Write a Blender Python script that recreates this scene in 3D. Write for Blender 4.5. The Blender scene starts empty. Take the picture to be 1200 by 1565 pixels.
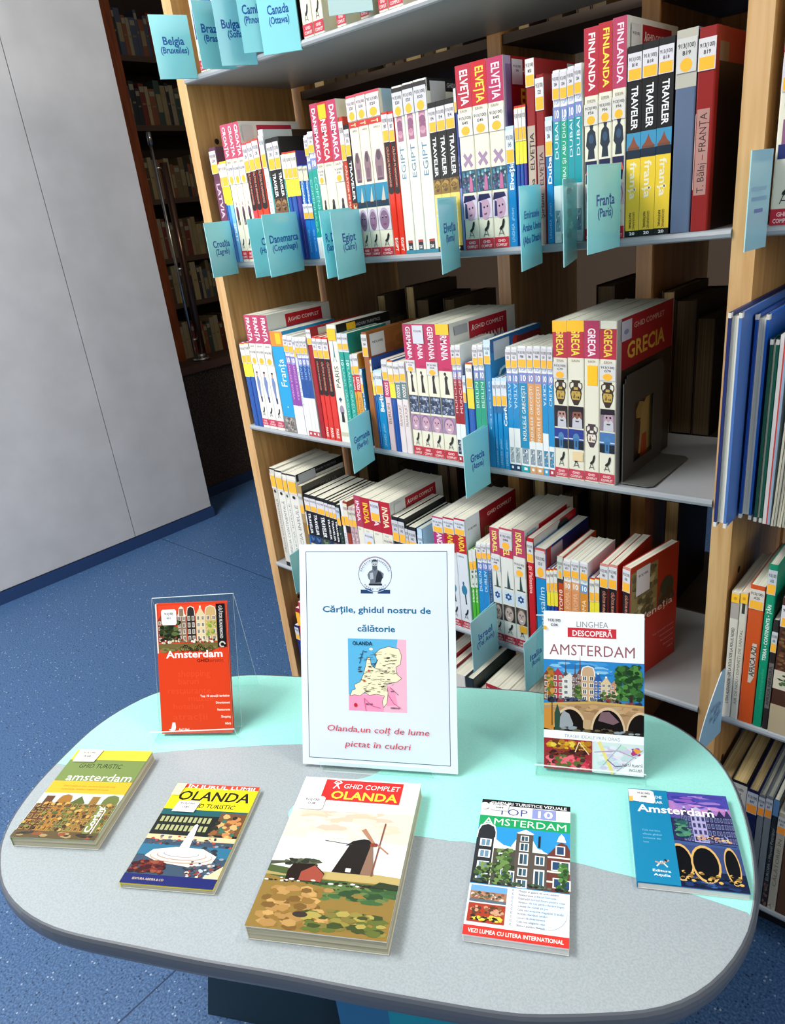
import bpy, math, random
from mathutils import Vector, Matrix
C = bpy.context.scene.collection
sc = bpy.context.scene

# ------------------------------------------------------------------ camera, light, exposure
cam_d = bpy.data.cameras.new('camera'); cam = bpy.data.objects.new('camera', cam_d); C.objects.link(cam)
cam_d.sensor_fit = 'VERTICAL'; cam_d.sensor_height = 24.0; cam_d.lens = 24.0 * 1099.56 / 1565.0
cam_d.clip_start = 0.02
RIGHT = Vector((0.75166996, 0.65078223, -0.10712030))
DOWN = Vector((0.17957107, -0.35821882, -0.91620604))
FWD = Vector((-0.63462312, 0.66944885, -0.38612399))
m = Matrix((RIGHT, -DOWN, -FWD)).transposed().to_4x4()
m.translation = Vector((1.3435976, -0.9564602, 1.2134640))
cam.matrix_world = m
sc.camera = cam
sc.view_settings.view_transform = 'Standard'
sc.view_settings.look = 'None'
sc.view_settings.gamma = 1.0
sc.view_settings.exposure = 0.0
sc.view_settings.use_curve_mapping = False

wd = bpy.data.worlds.new('room_air'); sc.world = wd; wd.use_nodes = True
wd.node_tree.nodes['Background'].inputs[0].default_value = (0.86, 0.93, 1.0, 1)
wd.node_tree.nodes['Background'].inputs[1].default_value = 0.12

def area(name, loc, target, sx, sy, power, col=(1, 1, 1)):
    d = bpy.data.lights.new(name, 'AREA'); d.shape = 'RECTANGLE'; d.size = sx; d.size_y = sy
    d.energy = power; d.color = col
    o = bpy.data.objects.new(name, d); C.objects.link(o); o.location = loc
    o.rotation_euler = (Vector(target) - Vector(loc)).to_track_quat('-Z', 'Y').to_euler()
    return o
area('ceiling_lamp', (-0.35, -1.25, 2.75), (-0.1, -0.8, 0.0), 1.3, 0.5, 67, (1.0, 0.98, 0.95))
area('window_daylight', (0.2, -2.5, 2.85), (0.3, 0.0, 0.7), 2.6, 0.8, 42, (0.93, 0.97, 1.0))
area('rear_board_fill', (1.75, 0.40, 2.62), (0.85, 0.56, 1.65), 0.5, 0.25, 24, (1.0, 0.93, 0.8))  # added unseen light, placed only to brighten the pale board behind
area('low_left_fill', (-0.80, -2.1, 0.9), (-1.45, -0.3, 0.6), 0.6, 1.3, 24, (1.0, 0.96, 0.95))  # added fill that brightens the left wall's near end; no window opens here
area('side_window_daylight', (3.6, -1.0, 1.9), (0.8, -0.4, 0.5), 2.2, 1.6, 39, (0.93, 0.97, 1.0))

# ------------------------------------------------------------------ helpers
def lin(h):
    h = h.lstrip('#'); r = []
    for i in (0, 2, 4):
        c = int(h[i:i+2], 16) / 255.0
        r.append(c / 12.92 if c <= 0.04045 else ((c + 0.055) / 1.055) ** 2.4)
    return (r[0], r[1], r[2], 1.0)

MATS = {}
def mat(hexc, rough=0.38, metal=0.0, spec=0.4):
    k = (hexc, rough, metal, spec)
    if k in MATS: return MATS[k]
    mm = bpy.data.materials.new('paint_' + hexc.lstrip('#')); mm.use_nodes = True
    b = mm.node_tree.nodes['Principled BSDF']
    b.inputs['Base Color'].default_value = lin(hexc); b.inputs['Roughness'].default_value = rough
    b.inputs['Metallic'].default_value = metal; b.inputs['Specular IOR Level'].default_value = spec
    MATS[k] = mm; return mm

def nodes_mat(name):
    mm = bpy.data.materials.new(name); mm.use_nodes = True
    nt = mm.node_tree; return mm, nt, nt.nodes['Principled BSDF']

def ramp(nt, stops):
    r = nt.nodes.new('ShaderNodeValToRGB'); cr = r.color_ramp
    while len(cr.elements) > 1: cr.elements.remove(cr.elements[-1])
    cr.elements[0].position = stops[0][0]; cr.elements[0].color = lin(stops[0][1])
    for p, c in stops[1:]:
        e = cr.elements.new(p); e.color = lin(c)
    return r

def wood_mat(name, c1, c2, c3, scale=(30, 30, 1.6), rough=0.42):
    mm, nt, b = nodes_mat(name)
    tc = nt.nodes.new('ShaderNodeTexCoord'); mp = nt.nodes.new('ShaderNodeMapping')
    mp.inputs['Scale'].default_value = scale
    n = nt.nodes.new('ShaderNodeTexNoise'); n.inputs['Scale'].default_value = 3.0; n.inputs['Detail'].default_value = 6
    n.inputs['Distortion'].default_value = 0.6
    r = ramp(nt, [(0.3, c1), (0.52, c2), (0.75, c3)])
    nt.links.new(tc.outputs['Object'], mp.inputs[0]); nt.links.new(mp.outputs[0], n.inputs['Vector'])
    nt.links.new(n.outputs['Fac'], r.inputs[0]); nt.links.new(r.outputs[0], b.inputs['Base Color'])
    b.inputs['Roughness'].default_value = rough
    return mm

def page_mat(name, c1, c2, axis=0):
    mm, nt, b = nodes_mat(name)
    tc = nt.nodes.new('ShaderNodeTexCoord'); mp = nt.nodes.new('ShaderNodeMapping')
    s = [3, 3, 3]; s[axis] = 900; mp.inputs['Scale'].default_value = s
    n = nt.nodes.new('ShaderNodeTexNoise'); n.inputs['Scale'].default_value = 1.0; n.inputs['Detail'].default_value = 2
    r = ramp(nt, [(0.32, c1), (0.62, c2)])
    nt.links.new(tc.outputs['Object'], mp.inputs[0]); nt.links.new(mp.outputs[0], n.inputs['Vector'])
    nt.links.new(n.outputs['Fac'], r.inputs[0]); nt.links.new(r.outputs[0], b.inputs['Base Color'])
    b.inputs['Roughness'].default_value = 0.8
    return mm

M_OAK = wood_mat('oak_veneer', '#B07F46', '#C6955A', '#D4A66C')
M_OAKX = wood_mat('oak_end', '#BC9058', '#CCA26C', '#D8B27E')
M_DARKWOOD = wood_mat('dark_red_wood', '#6A2E14', '#8C441E', '#A0562C')
M_PAGE = page_mat('page_edges', '#CFCBB4', '#EFEDDC')
M_PAGEY = page_mat('aged_page_edges', '#B79C62', '#D9C08A')
M_PAGEZ = page_mat('page_edges_flat', '#8F8A70', '#C9C4AA', 2)
M_PAGEW = page_mat('white_page_edges', '#C9C9C6', '#E6E6E3', 2)

class MB:
    """collects geometry and builds it as one mesh object"""
    def __init__(s): s.v = []; s.f = []; s.mi = []; s.m = []
    def mid(s, mt):
        if mt not in s.m: s.m.append(mt)
        return s.m.index(mt)
    def poly(s, pts, mt):
        b = len(s.v); s.v += [tuple(p) for p in pts]; s.f.append(tuple(range(b, b + len(pts)))); s.mi.append(s.mid(mt))
    def faces(s, vs, fs, mt):
        b = len(s.v); s.v += [tuple(p) for p in vs]; k = s.mid(mt)
        for f in fs: s.f.append(tuple(b + i for i in f)); s.mi.append(k)
    def box(s, x0, y0, z0, x1, y1, z1, mt):
        vs = [(x0, y0, z0), (x1, y0, z0), (x1, y1, z0), (x0, y1, z0), (x0, y0, z1), (x1, y0, z1), (x1, y1, z1), (x0, y1, z1)]
        s.faces(vs, [(0, 3, 2, 1), (4, 5, 6, 7), (0, 1, 5, 4), (1, 2, 6, 5), (2, 3, 7, 6), (3, 0, 4, 7)], mt)
    def obox(s, o, U, V, W, mt):
        o = Vector(o); U = Vector(U); V = Vector(V); W = Vector(W)
        vs = [o, o + U, o + U + V, o + V, o + W, o + U + W, o + U + V + W, o + V + W]
        s.faces(vs, [(0, 3, 2, 1), (4, 5, 6, 7), (0, 1, 5, 4), (1, 2, 6, 5), (2, 3, 7, 6), (3, 0, 4, 7)], mt)
    def prism(s, pts, z0, z1, mt, mtop=None):
        n = len(pts); b = len(s.v)
        s.v += [(p[0], p[1], z0) for p in pts] + [(p[0], p[1], z1) for p in pts]
        k = s.mid(mt); kt = s.mid(mtop) if mtop else k
        s.f.append(tuple(b + i for i in reversed(range(n)))); s.mi.append(k)
        s.f.append(tuple(b + n + i for i in range(n))); s.mi.append(kt)
        for i in range(n):
            j = (i + 1) % n; s.f.append((b + i, b + j, b + n + j, b + n + i)); s.mi.append(k)
    def tube(s, a, c, r, mt, n=14, r2=None):
        a = Vector(a); c = Vector(c); d = (c - a).normalized()
        u = d.orthogonal().normalized(); w = d.cross(u); r2 = r if r2 is None else r2
        A = [a + (u * math.cos(t) + w * math.sin(t)) * r for t in [2 * math.pi * i / n for i in range(n)]]
        B = [c + (u * math.cos(t) + w * math.sin(t)) * r2 for t in [2 * math.pi * i / n for i in range(n)]]
        fs = [(i, (i + 1) % n, n + (i + 1) % n, n + i) for i in range(n)] + [tuple(reversed(range(n))), tuple(range(n, 2 * n))]
        s.faces(A + B, fs, mt)
    def build(s, name, parent=None, smooth=False):
        me = bpy.data.meshes.new(name); me.from_pydata(s.v, [], s.f)
        for mt in s.m: me.materials.append(mt)
        me.polygons.foreach_set('material_index', s.mi)
        if smooth: me.polygons.foreach_set('use_smooth', [True] * len(s.f))
        me.update()
        o = bpy.data.objects.new(name, me); C.objects.link(o)
        if parent: o.parent = parent
        return o

def tag(o, label, cat, group=None):
    o['label'] = label; o['category'] = cat
    if group: o['group'] = group
    return o
def empty(name, loc, label, cat, group=None, rz=0.0):
    o = bpy.data.objects.new(name, None); C.objects.link(o); o.location = loc; o.rotation_euler = (0, 0, rz)
    o.empty_display_size = 0.05
    return tag(o, label, cat, group)
def structure(o): o['kind'] = 'structure'; return o

# ------------------------------------------------------------------ lettering (built-in font turned into flat meshes, glyph by glyph)
GL = {}
def _mesh_of(s, bold):
    cu = bpy.data.curves.new('glyph', 'FONT'); cu.body = s; cu.size = 1.0; cu.resolution_u = 2; cu.offset = 0.033 if bold == 2 else 0.022 if bold else 0.0
    o = bpy.data.objects.new('glyph', cu); C.objects.link(o)
    dg = bpy.context.evaluated_depsgraph_get(); dg.update()
    e = o.evaluated_get(dg); me = e.to_mesh()
    vs = [(v.co.x, v.co.y) for v in me.vertices]; fs = [tuple(p.vertices) for p in me.polygons]
    e.to_mesh_clear(); bpy.data.objects.remove(o); bpy.data.curves.remove(cu)
    return vs, fs
def _w(s, bold):
    vs, _ = _mesh_of(s, bold); xs = [v[0] for v in vs]; return max(xs) - min(xs)
def glyph(c, bold):
    k = (c, bold)
    if k not in GL:
        adv = _w('|' + c + '|', bold) - _w('||', bold)
        vs, fs = _mesh_of(c, bold) if c != ' ' else ([], [])
        GL[k] = (vs, fs, adv)
    return GL[k]
for _c in 'ABCDEFGHIJKLMNOPRSTUVWXZabcdefghijklmnopqrstuvwxyz0123456789()., -•ȚțĂăÎîȘ':
    glyph(_c, True); glyph(_c, False)

def lettering(mb, s, o, X, Y, length, cap, mt, bold=True, shear=0.0, maxw=None):
    """centre the string at o, running along X, letters standing along Y; length and cap height in metres"""
    x = 0.0; parts = []
    for c in s:
        vs, fs, adv = glyph(c, bold); parts.append((x, vs, fs)); x += adv
    if x <= 0: return
    sx = length / x; sy = cap / 0.70
    for px, vs, fs in parts:
        if fs:
            mb.faces([o + X * ((px + a) * sx - length / 2 + shear * (b * sy - cap / 2)) + Y * (b * sy - cap / 2) for a, b in vs], fs, mt)

def clip01(pts):
    for ax, lim, sg in ((0, 0.0, 1), (0, 1.0, -1), (1, 0.0, 1), (1, 1.0, -1)):
        out = []; n = len(pts)
        for i in range(n):
            p, q = pts[i - 1], pts[i]; a = sg * (p[ax] - lim); b = sg * (q[ax] - lim)
            if (a >= 0) != (b >= 0):
                t = a / (a - b); out.append((p[0] + (q[0] - p[0]) * t, p[1] + (q[1] - p[1]) * t))
            if b >= 0: out.append(q)
        pts = out
        if len(pts) < 3: return []
    return pts
def draw(mb, els, o, U, V, w, h, N, lift=0.00008, step=0.000035, rough=0.38):
    """print flat elements on a face: o lower-left corner, U and V unit axes, N outward normal"""
    i = 0.0; step = min(step, 0.0009 / max(1.0, sum(1 + (e[6] * 0.15 if e[0] == 'n' else 0) for e in els)))
    for e in els:
        i += 1; off = N * (lift + step * i)
        P = lambda u, v: o + U * (u * w) + V * (v * h) + off
        t = e[0]
        if t == 'r':
            _, u0, v0, u1, v1, c = e; mb.poly([P(u0, v0), P(u1, v0), P(u1, v1), P(u0, v1)], mat(c, rough))
        elif t == 'p':
            cp = clip01(e[1])
            if cp: mb.poly([P(*q) for q in cp], mat(e[2], rough))
        elif t == 'e':
            _, uc, vc, ru, rv, c = e[:6]; a0, a1 = (e[6], e[7]) if len(e) > 6 else (0, 360)
            n = 18; full = a1 - a0 >= 360
            cp = clip01([(uc + ru * math.cos(math.radians(a0 + (a1 - a0) * k / n)), vc + rv * math.sin(math.radians(a0 + (a1 - a0) * k / n))) for k in range(n if full else n + 1)])
            if cp: mb.poly([P(*q) for q in cp], mat(c, rough))
        elif t == 'ring':
            _, uc, vc, ru, rv, th, c, a0, a1 = e; n = 26
            for k in range(n):
                q = []
                for a, f in ((k, 1), (k + 1, 1), (k + 1, 1 - th), (k, 1 - th)):
                    an = math.radians(a0 + (a1 - a0) * a / n); q.append(P(uc + ru * f * math.cos(an), vc + rv * f * math.sin(an)))
                mb.poly(q, mat(c, rough))
        elif t == 'l':
            _, pts, wd_, c = e
            for a, b in zip(pts[:-1], pts[1:]):
                A = P(*a); B = P(*b); d = (B - A)
                if d.length < 1e-7: continue
                q = N.cross(d.normalized()) * (wd_ / 2); mb.poly([A - q, B - q, B + q, A + q], mat(c, rough))
        elif t == 't':
            _, s, dr, uc, vc, ln, ht, c = e[:8]; bold = e[8] if len(e) > 8 else True; sh = e[9] if len(e) > 9 else 0.0
            if dr == 'H': lettering(mb, s, P(uc, vc), U, V, ln * w, ht * h, mat(c, rough), bold, sh)
            elif dr == 'D': lettering(mb, s, P(uc, vc), -V, U, ln * h, ht * w, mat(c, rough), bold, sh)
            elif dr == 'U': lettering(mb, s, P(uc, vc), V, -U, ln * h, ht * w, mat(c, rough), bold, sh)
        elif t == 'n':
            _, u0, v0, u1, v1, cols, n, ru, rv, seed = e; rg = random.Random(seed)
            for k in range(n):
                uc = rg.uniform(u0 + ru * .8, u1 - ru * .8); vc = rg.uniform(v0 + rv * .8, v1 - rv * .8); a = rg.uniform(0, 6)
                f = rg.uniform(.5, 1.0); o2 = N * (step * 0.15 * k)
                mb.poly([P(min(u1, max(u0, uc + ru * f * math.cos(a + q * 1.0472) * rg.uniform(.75, 1.1))), min(v1, max(v0, vc + rv * f * math.sin(a + q * 1.0472) * rg.uniform(.75, 1.1)))) + o2 for q in range(6)], mat(rg.choice(cols), rough))
            i += n * 0.15
def smooth(pts, closed=True, sub=4):
    out = []; n = len(pts); rng = range(n) if closed else range(n - 1)
    for i in rng:
        if closed: p = [pts[(i + k) % n] for k in (-1, 0, 1, 2)]
        else: p = [pts[min(n - 1, max(0, i + k))] for k in (-1, 0, 1, 2)]
        for j in range(sub):
            t = j / sub
            out.append(tuple(0.5 * (2 * p[1][a] + (p[2][a] - p[0][a]) * t + (2 * p[0][a] - 5 * p[1][a] + 4 * p[2][a] - p[3][a]) * t * t + (3 * p[1][a] - p[0][a] - 3 * p[2][a] + p[3][a]) * t ** 3) for a in (0, 1)))
    if not closed: out.append(tuple(pts[-1][:2]))
    return out

# ------------------------------------------------------------------ measured layout (metres; origin = front left foot of the bookcase)
SHELF_Z = {1: 1.4843, 2: 1.1489, 3: 0.7987, 4: 0.4487, 5: 0.0987}
WID = 1.0442; UP = 0.0274; DEPTH = 0.27; TABLE_Z = 0.5103; SAG = 0.006
def sag(x):
    t = min(1.0, max(0.0, (x - UP) / (WID - UP))); return SAG * 4 * t * (1 - t)

# ------------------------------------------------------------------ room shell
def floor_mat():
    mm, nt, b = nodes_mat('blue_speckled_vinyl')
    L = nt.links.new
    tc = nt.nodes.new('ShaderNodeTexCoord')
    n1 = nt.nodes.new('ShaderNodeTexNoise'); n1.inputs['Scale'].default_value = 260; n1.inputs['Detail'].default_value = 3
    r1 = ramp(nt, [(0.30, '#26436A'), (0.5, '#3E5F8A'), (0.72, '#587A9E')])
    L(tc.outputs['Object'], n1.inputs['Vector']); L(n1.outputs['Fac'], r1.inputs[0])
    v = nt.nodes.new('ShaderNodeTexVoronoi'); v.inputs['Scale'].default_value = 150
    L(tc.outputs['Object'], v.inputs['Vector'])
    sep = nt.nodes.new('ShaderNodeSeparateColor'); L(v.outputs['Color'], sep.inputs[0])
    def thr(src, op, val):
        q = nt.nodes.new('ShaderNodeMath'); q.operation = op; L(src, q.inputs[0]); q.inputs[1].default_value = val; return q.outputs[0]
    near = thr(v.outputs['Distance'], 'LESS_THAN', 0.28)
    lightsel = thr(sep.outputs[0], 'GREATER_THAN', 0.93); darksel = thr(sep.outputs[1], 'GREATER_THAN', 0.80)
    def mul(a, c):
        q = nt.nodes.new('ShaderNodeMath'); q.operation = 'MULTIPLY'; L(a, q.inputs[0]); L(c, q.inputs[1]); return q.outputs[0]
    def mix(fac, a, colhex):
        q = nt.nodes.new('ShaderNodeMix'); q.data_type = 'RGBA'; L(fac, q.inputs['Factor']); L(a, q.inputs['A']); q.inputs['B'].default_value = lin(colhex); return q.outputs['Result']
    c = mix(mul(near, darksel), r1.outputs[0], '#1E3450')
    c = mix(mul(near, lightsel), c, '#93A8BE')
    xyz = nt.nodes.new('ShaderNodeSeparateXYZ'); L(tc.outputs['Object'], xyz.inputs[0])
    for ax, val in (('Y', 0.45), ('X', 0.377)):
        d = nt.nodes.new('ShaderNodeMath'); d.operation = 'SUBTRACT'; L(xyz.outputs[ax], d.inputs[0]); d.inputs[1].default_value = val
        a = nt.nodes.new('ShaderNodeMath'); a.operation = 'ABSOLUTE'; L(d.outputs[0], a.inputs[0])
        c = mix(thr(a.outputs[0], 'LESS_THAN', 0.0016), c, '#142C4C')
    L(c, b.inputs['Base Color']); b.inputs['Roughness'].default_value = 0.42; b.inputs['Specular IOR Level'].default_value = 0.4
    return mm
f = MB(); f.box(-3.4, -6.0, -0.05, 4.5, 3.4, 0.0, floor_mat()); structure(f.build('floor'))

def painted_wall_mat():
    mm, nt, b = nodes_mat('matt_white_wall')
    tc = nt.nodes.new('ShaderNodeTexCoord'); n = nt.nodes.new('ShaderNodeTexNoise'); n.inputs['Scale'].default_value = 9; n.inputs['Detail'].default_value = 5
    r = ramp(nt, [(0.3, '#B8BABD'), (0.7, '#C2C4C7')])
    nt.links.new(tc.outputs['Object'], n.inputs['Vector']); nt.links.new(n.outputs['Fac'], r.inputs[0]); nt.links.new(r.outputs[0], b.inputs['Base Color'])
    bp = nt.nodes.new('ShaderNodeBump'); bp.inputs['Strength'].default_value = 0.06; n2 = nt.nodes.new('ShaderNodeTexNoise'); n2.inputs['Scale'].default_value = 30
    nt.links.new(tc.outputs['Object'], n2.inputs['Vector']); nt.links.new(n2.outputs['Fac'], bp.inputs['Height']); nt.links.new(bp.outputs[0], b.inputs['Normal'])
    b.inputs['Roughness'].default_value = 0.55
    return mm
M_WALL = painted_wall_mat()
W0 = Vector((-1.4332, -0.2282, 0)); W1 = Vector((-1.3872, 0.7234, 0)); WD_ = (W1 - W0).normalized(); WN = Vector((WD_.y, -WD_.x, 0))
def wall_pt(y): return W0 + WD_ * ((y - W0.y) / WD_.y)
wl = MB()
seam = wall_pt(0.345)
a = wall_pt(-5.5); b_ = seam - WD_ * 0.0015
for p, q in ((a, b_), (seam + WD_ * 0.0015, W1)):
    wl.obox(p, q - p, -WN * 0.11, Vector((0, 0, 3.0)), M_WALL)
wl.obox(seam - WD_ * 0.003 - WN * 0.006, WD_ * 0.006, -WN * 0.05, Vector((0, 0, 3.0)), mat('#1B1B1D', 0.8))
structure(wl.build('wall_left'))
bb = MB(); bb.obox(a, (W1 - a) + WD_ * 0.008, WN * 0.006, Vector((0, 0, 0.048)), mat('#27406B', 0.45))
bb.obox(a + Vector((0, 0, 0.048)), (W1 - a) + WD_ * 0.008, WN * 0.004, Vector((0, 0, 0.004)), mat('#1A2742', 0.4))
structure(bb.build('baseboard_left'))

def carpet_mat():
    mm, nt, b = nodes_mat('dark_brown_carpet')
    tc = nt.nodes.new('ShaderNodeTexCoord'); n = nt.nodes.new('ShaderNodeTexNoise'); n.inputs['Scale'].default_value = 140; n.inputs['Detail'].default_value = 2
    r = ramp(nt, [(0.35, '#1C1512'), (0.6, '#3A2C22'), (0.75, '#55432F')])
    nt.links.new(tc.outputs['Object'], n.inputs['Vector']); nt.links.new(n.outputs['Fac'], r.inputs[0]); nt.links.new(r.outputs[0], b.inputs['Base Color'])
    b.inputs['Roughness'].default_value = 0.95
    return mm
hw = MB(); hw.box(-1.74, 0.70, 0.0, -1.62, 3.3, 0.61, carpet_mat()); structure(hw.build('wall_half'))
hl = MB(); hl.box(-1.76, 0.70, 0.61, -1.60, 3.3, 0.645, mat('#4A3226', 0.5)); structure(hl.build('trim_1'))
hb = MB(); hb.box(-1.62, 0.70, 0.0, -1.612, 3.3, 0.05, mat('#1B2C4C', 0.5)); structure(hb.build('baseboard_half'))
bw = MB(); bw.box(-3.4, 3.3, 0, 4.5, 3.4, 3.0, mat('#5A4A3C', 0.8)); structure(bw.build('wall_back'))
fw = MB(); fw.box(-3.4, 0.7, 0, -3.3, 3.3, 3.0, mat('#5A4A3C', 0.8)); structure(fw.build('wall_far'))
rw = MB(); rw.box(4.4, -6.0, 0, 4.5, 3.3, 3.0, mat('#C8C4BA', 0.8)); structure(rw.build('wall_right'))
ce = MB(); ce.box(-3.4, -6.0, 3.0, 4.5, 3.4, 3.1, mat('#D8D6D0', 0.9)); structure(ce.build('ceiling'))

# steel handrail post on the half wall
rp = empty('railing_post', (-1.68, 1.03, 0.645), 'polished steel railing post standing on the brown half wall ledge', 'railing')
M_STEEL = mat('#B9B4AE', 0.22, 0.95)
q = MB(); q.tube((0, 0, 0), (0, 0, 0.012), 0.042, M_STEEL, 24); q.tube((0, 0, 0.012), (0, 0, 0.03), 0.024, M_STEEL, 20); q.build('base_plate', rp, True)
q = MB(); q.tube((0, 0.012, 0.012), (0, 0.012, 0.86), 0.017, mat('#6A4E42', 0.25, 0.8), 18); q.build('post', rp, True)
q = MB(); q.tube((0, -0.030, 0.012), (0, -0.030, 0.93), 0.007, M_STEEL, 12); q.tube((0, -0.030, 0.93), (0, -0.03, 0.98), 0.011, M_STEEL, 12); q.build('rod', rp, True)
q = MB()
for z in (0.10, 0.42, 0.84): q.tube((0, -0.030, z), (0, 0.012, z), 0.006, M_STEEL, 10)
q.build('bracket', rp, True)

# ------------------------------------------------------------------ bookcases
M_SHELF = mat('#9DA2A6', 0.35, 0.0, 0.5)
def shelf_mesh(x0, x1, z, d0, d1, sagged, name, parent):
    q = MB(); n = 28 if sagged else 1; th = 0.011
    prof = [(d1, 0.0), (d0 + 0.004, 0.0), (d0 + 0.0012, -0.0016), (d0, -0.0055), (d0 + 0.0012, -0.0094), (d0 + 0.004, -th), (d0 + 0.020, -th), (d0 + 0.020, -th + .001), (d1, -th + .001)]
    vs = []; k = len(prof)
    for i in range(n + 1):
        x = x0 + (x1 - x0) * i / n; s = sag(x) if sagged else 0
        vs += [(x, y, z - s + dz) for y, dz in prof]
    fs = [(i * k + j, (i + 1) * k + j, (i + 1) * k + (j + 1) % k, i * k + (j + 1) % k) for i in range(n) for j in range(k)]
    fs += [tuple(reversed(range(k))), tuple(range(n * k, n * k + k))]
    q.faces(vs, fs, M_SHELF); return q.build(name, parent)
def panel(x, d0, d1, ztop, parent, holes_l=True, holes_r=True, front=M_OAKX):
    q = MB(); q.box(x, d0 + 0.001, 0.0, x + UP, d1, ztop, M_OAK)
    q.box(x, d0, 0.0, x + UP, d0 + 0.001, ztop, front); p = q.build('side_panel', parent)
    for z in [0.21 + 0.1165 * k for k in range(16)]:
        for yy in (d0 + 0.048,):
            h = MB()
            for side, on in ((x + UP, holes_r), (x, holes_l)):
                if on:
                    sg = 1 if side > x else -1
                    h.tube((side - sg * 0.0005, yy, z), (side + sg * 0.0003, yy, z), 0.0055, mat('#2E1C10', 0.8), 12)
            h.build('peg_hole', p)
    return p
bc = empty('bookcase', (0, 0, 0), 'oak bookcase with sagging grey shelves full of country travel guides behind the table', 'bookcase')
panel(0.0, 0.0, DEPTH, 2.1, bc, holes_l=False)
for k in (1, 2, 3, 4, 5): shelf_mesh(UP, WID - .0006, SHELF_Z[k], -0.004, DEPTH, k != 5, 'shelf', bc)
q = MB(); q.box(UP, 0.06, 0.0, WID - .0006, 0.075, SHELF_Z[5] - 0.012, mat('#14161C', 0.6)); q.build('plinth', bc)
br = empty('bookcase', (WID, 0, 0), 'right-hand oak bookcase, cut by the photo edge, holding blue atlases', 'bookcase')
def local(o, root):
    o.location = -root.location; return o
local(panel(WID, 0.0, DEPTH, 2.1, br, holes_l=False), br)
RW = 0.80
for k in (1, 2, 3, 4, 5): local(shelf_mesh(WID + UP, WID + UP + RW, SHELF_Z[k], -0.004, DEPTH, False, 'shelf', br), br)
local(panel(WID + UP + RW, 0.0, DEPTH, 2.1, br, holes_r=False), br)
q = MB(); q.box(WID + UP, 0.06, 0.0, WID + UP + RW, 0.075, SHELF_Z[5] - 0.012, mat('#14161C', 0.6)); local(q.build('plinth', br), br)

# back-to-back bookcase seen through the gaps
bk = empty('bookcase', (0, 0.30, 0), 'dim bookcase standing back to back behind the main oak bookcase', 'bookcase')
bk_parts = []
for x in (0.0, 0.52, 0.80, WID):
    q = MB(); q.box(x, 0.29, 0.0, x + UP, 0.56, 2.1, M_OAK); local(q.build('side_panel', bk), bk)
q = MB(); q.box(0.66, 0.562, 1.43, WID + .3, 0.575, 2.1, M_OAKX); local(q.build('back_panel', bk), bk)
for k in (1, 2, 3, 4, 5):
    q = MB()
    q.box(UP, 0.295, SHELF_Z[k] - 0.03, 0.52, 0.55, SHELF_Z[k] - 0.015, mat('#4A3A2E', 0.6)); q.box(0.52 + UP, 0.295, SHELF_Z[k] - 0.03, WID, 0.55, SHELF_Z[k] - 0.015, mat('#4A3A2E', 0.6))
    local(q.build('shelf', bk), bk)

# ------------------------------------------------------------------ books
def u_cover(mb, w, h, d, t, mt, r):
    out = [(0, d), (0, r), (r * .3, r * .3), (r, 0), (w - r, 0), (w - r * .3, r * .3), (w, r), (w, d), (w - t, d), (w - t, t), (t, t), (t, d)]
    n = len(out); b = len(mb.v)
    mb.v += [(x, y, 0) for x, y in out] + [(x, y, h) for x, y in out]; k = mb.mid(mt)
    for i in range(n):
        j = (i + 1) % n; mb.f.append((b + i, b + j, b + n + j, b + n + i)); mb.mi.append(k)
    for z in (0, n):
        for qd in ((0, 1, 10, 11), (1, 2, 3, 10), (3, 4, 9, 10), (4, 5, 6, 9), (6, 7, 8, 9)):
            ids = [b + z + i for i in qd]
            mb.f.append(tuple(ids if z else reversed(ids))); mb.mi.append(k)
UX = Vector((1, 0, 0)); UY = Vector((0, 1, 0)); UZ = Vector((0, 0, 1))
def book(name, label, cat, group, x, y, z, w, h, d, base='#FFFFFF', el=(), st=None, front=None, fst=None, pages=None, hard=False, rz=0.0, band=None):
    root = empty(name, (x, y, z), label, cat, group, rz)
    t = 0.0022 if hard else min(0.0009, w * .15); ins = 0.003 if hard else 0.0012; r = min(0.0018, w * 0.22)
    mb = MB(); u_cover(mb, w, h, d, t, mat(base, 0.33), r)
    draw(mb, el, Vector((0, 0, 0)), UX, UZ, w, h, -UY)
    if front: draw(mb, front, Vector((w, r, 0)), UY, UZ, d - r, h, UX)
    mb.build('cover', root)
    pb = MB(); pb.box(t * 1.02, t * 1.02, 0.0008 if not hard else 0.003, w - t * 1.02, d - ins, h - (0.0008 if not hard else 0.003), pages or M_PAGE); pb.build('page_block', root)
    if st:
        sb = MB(); draw(sb, st, Vector((0, 0, 0)), UX, UZ, w, h, -UY, lift=0.0011); sb.build('call_number_label', root)
    if fst:
        sb = MB(); draw(sb, fst, Vector((w, r, 0)), UY, UZ, d - r, h, UX, lift=0.0017); sb.build('call_number_label', root)
    return root

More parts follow.
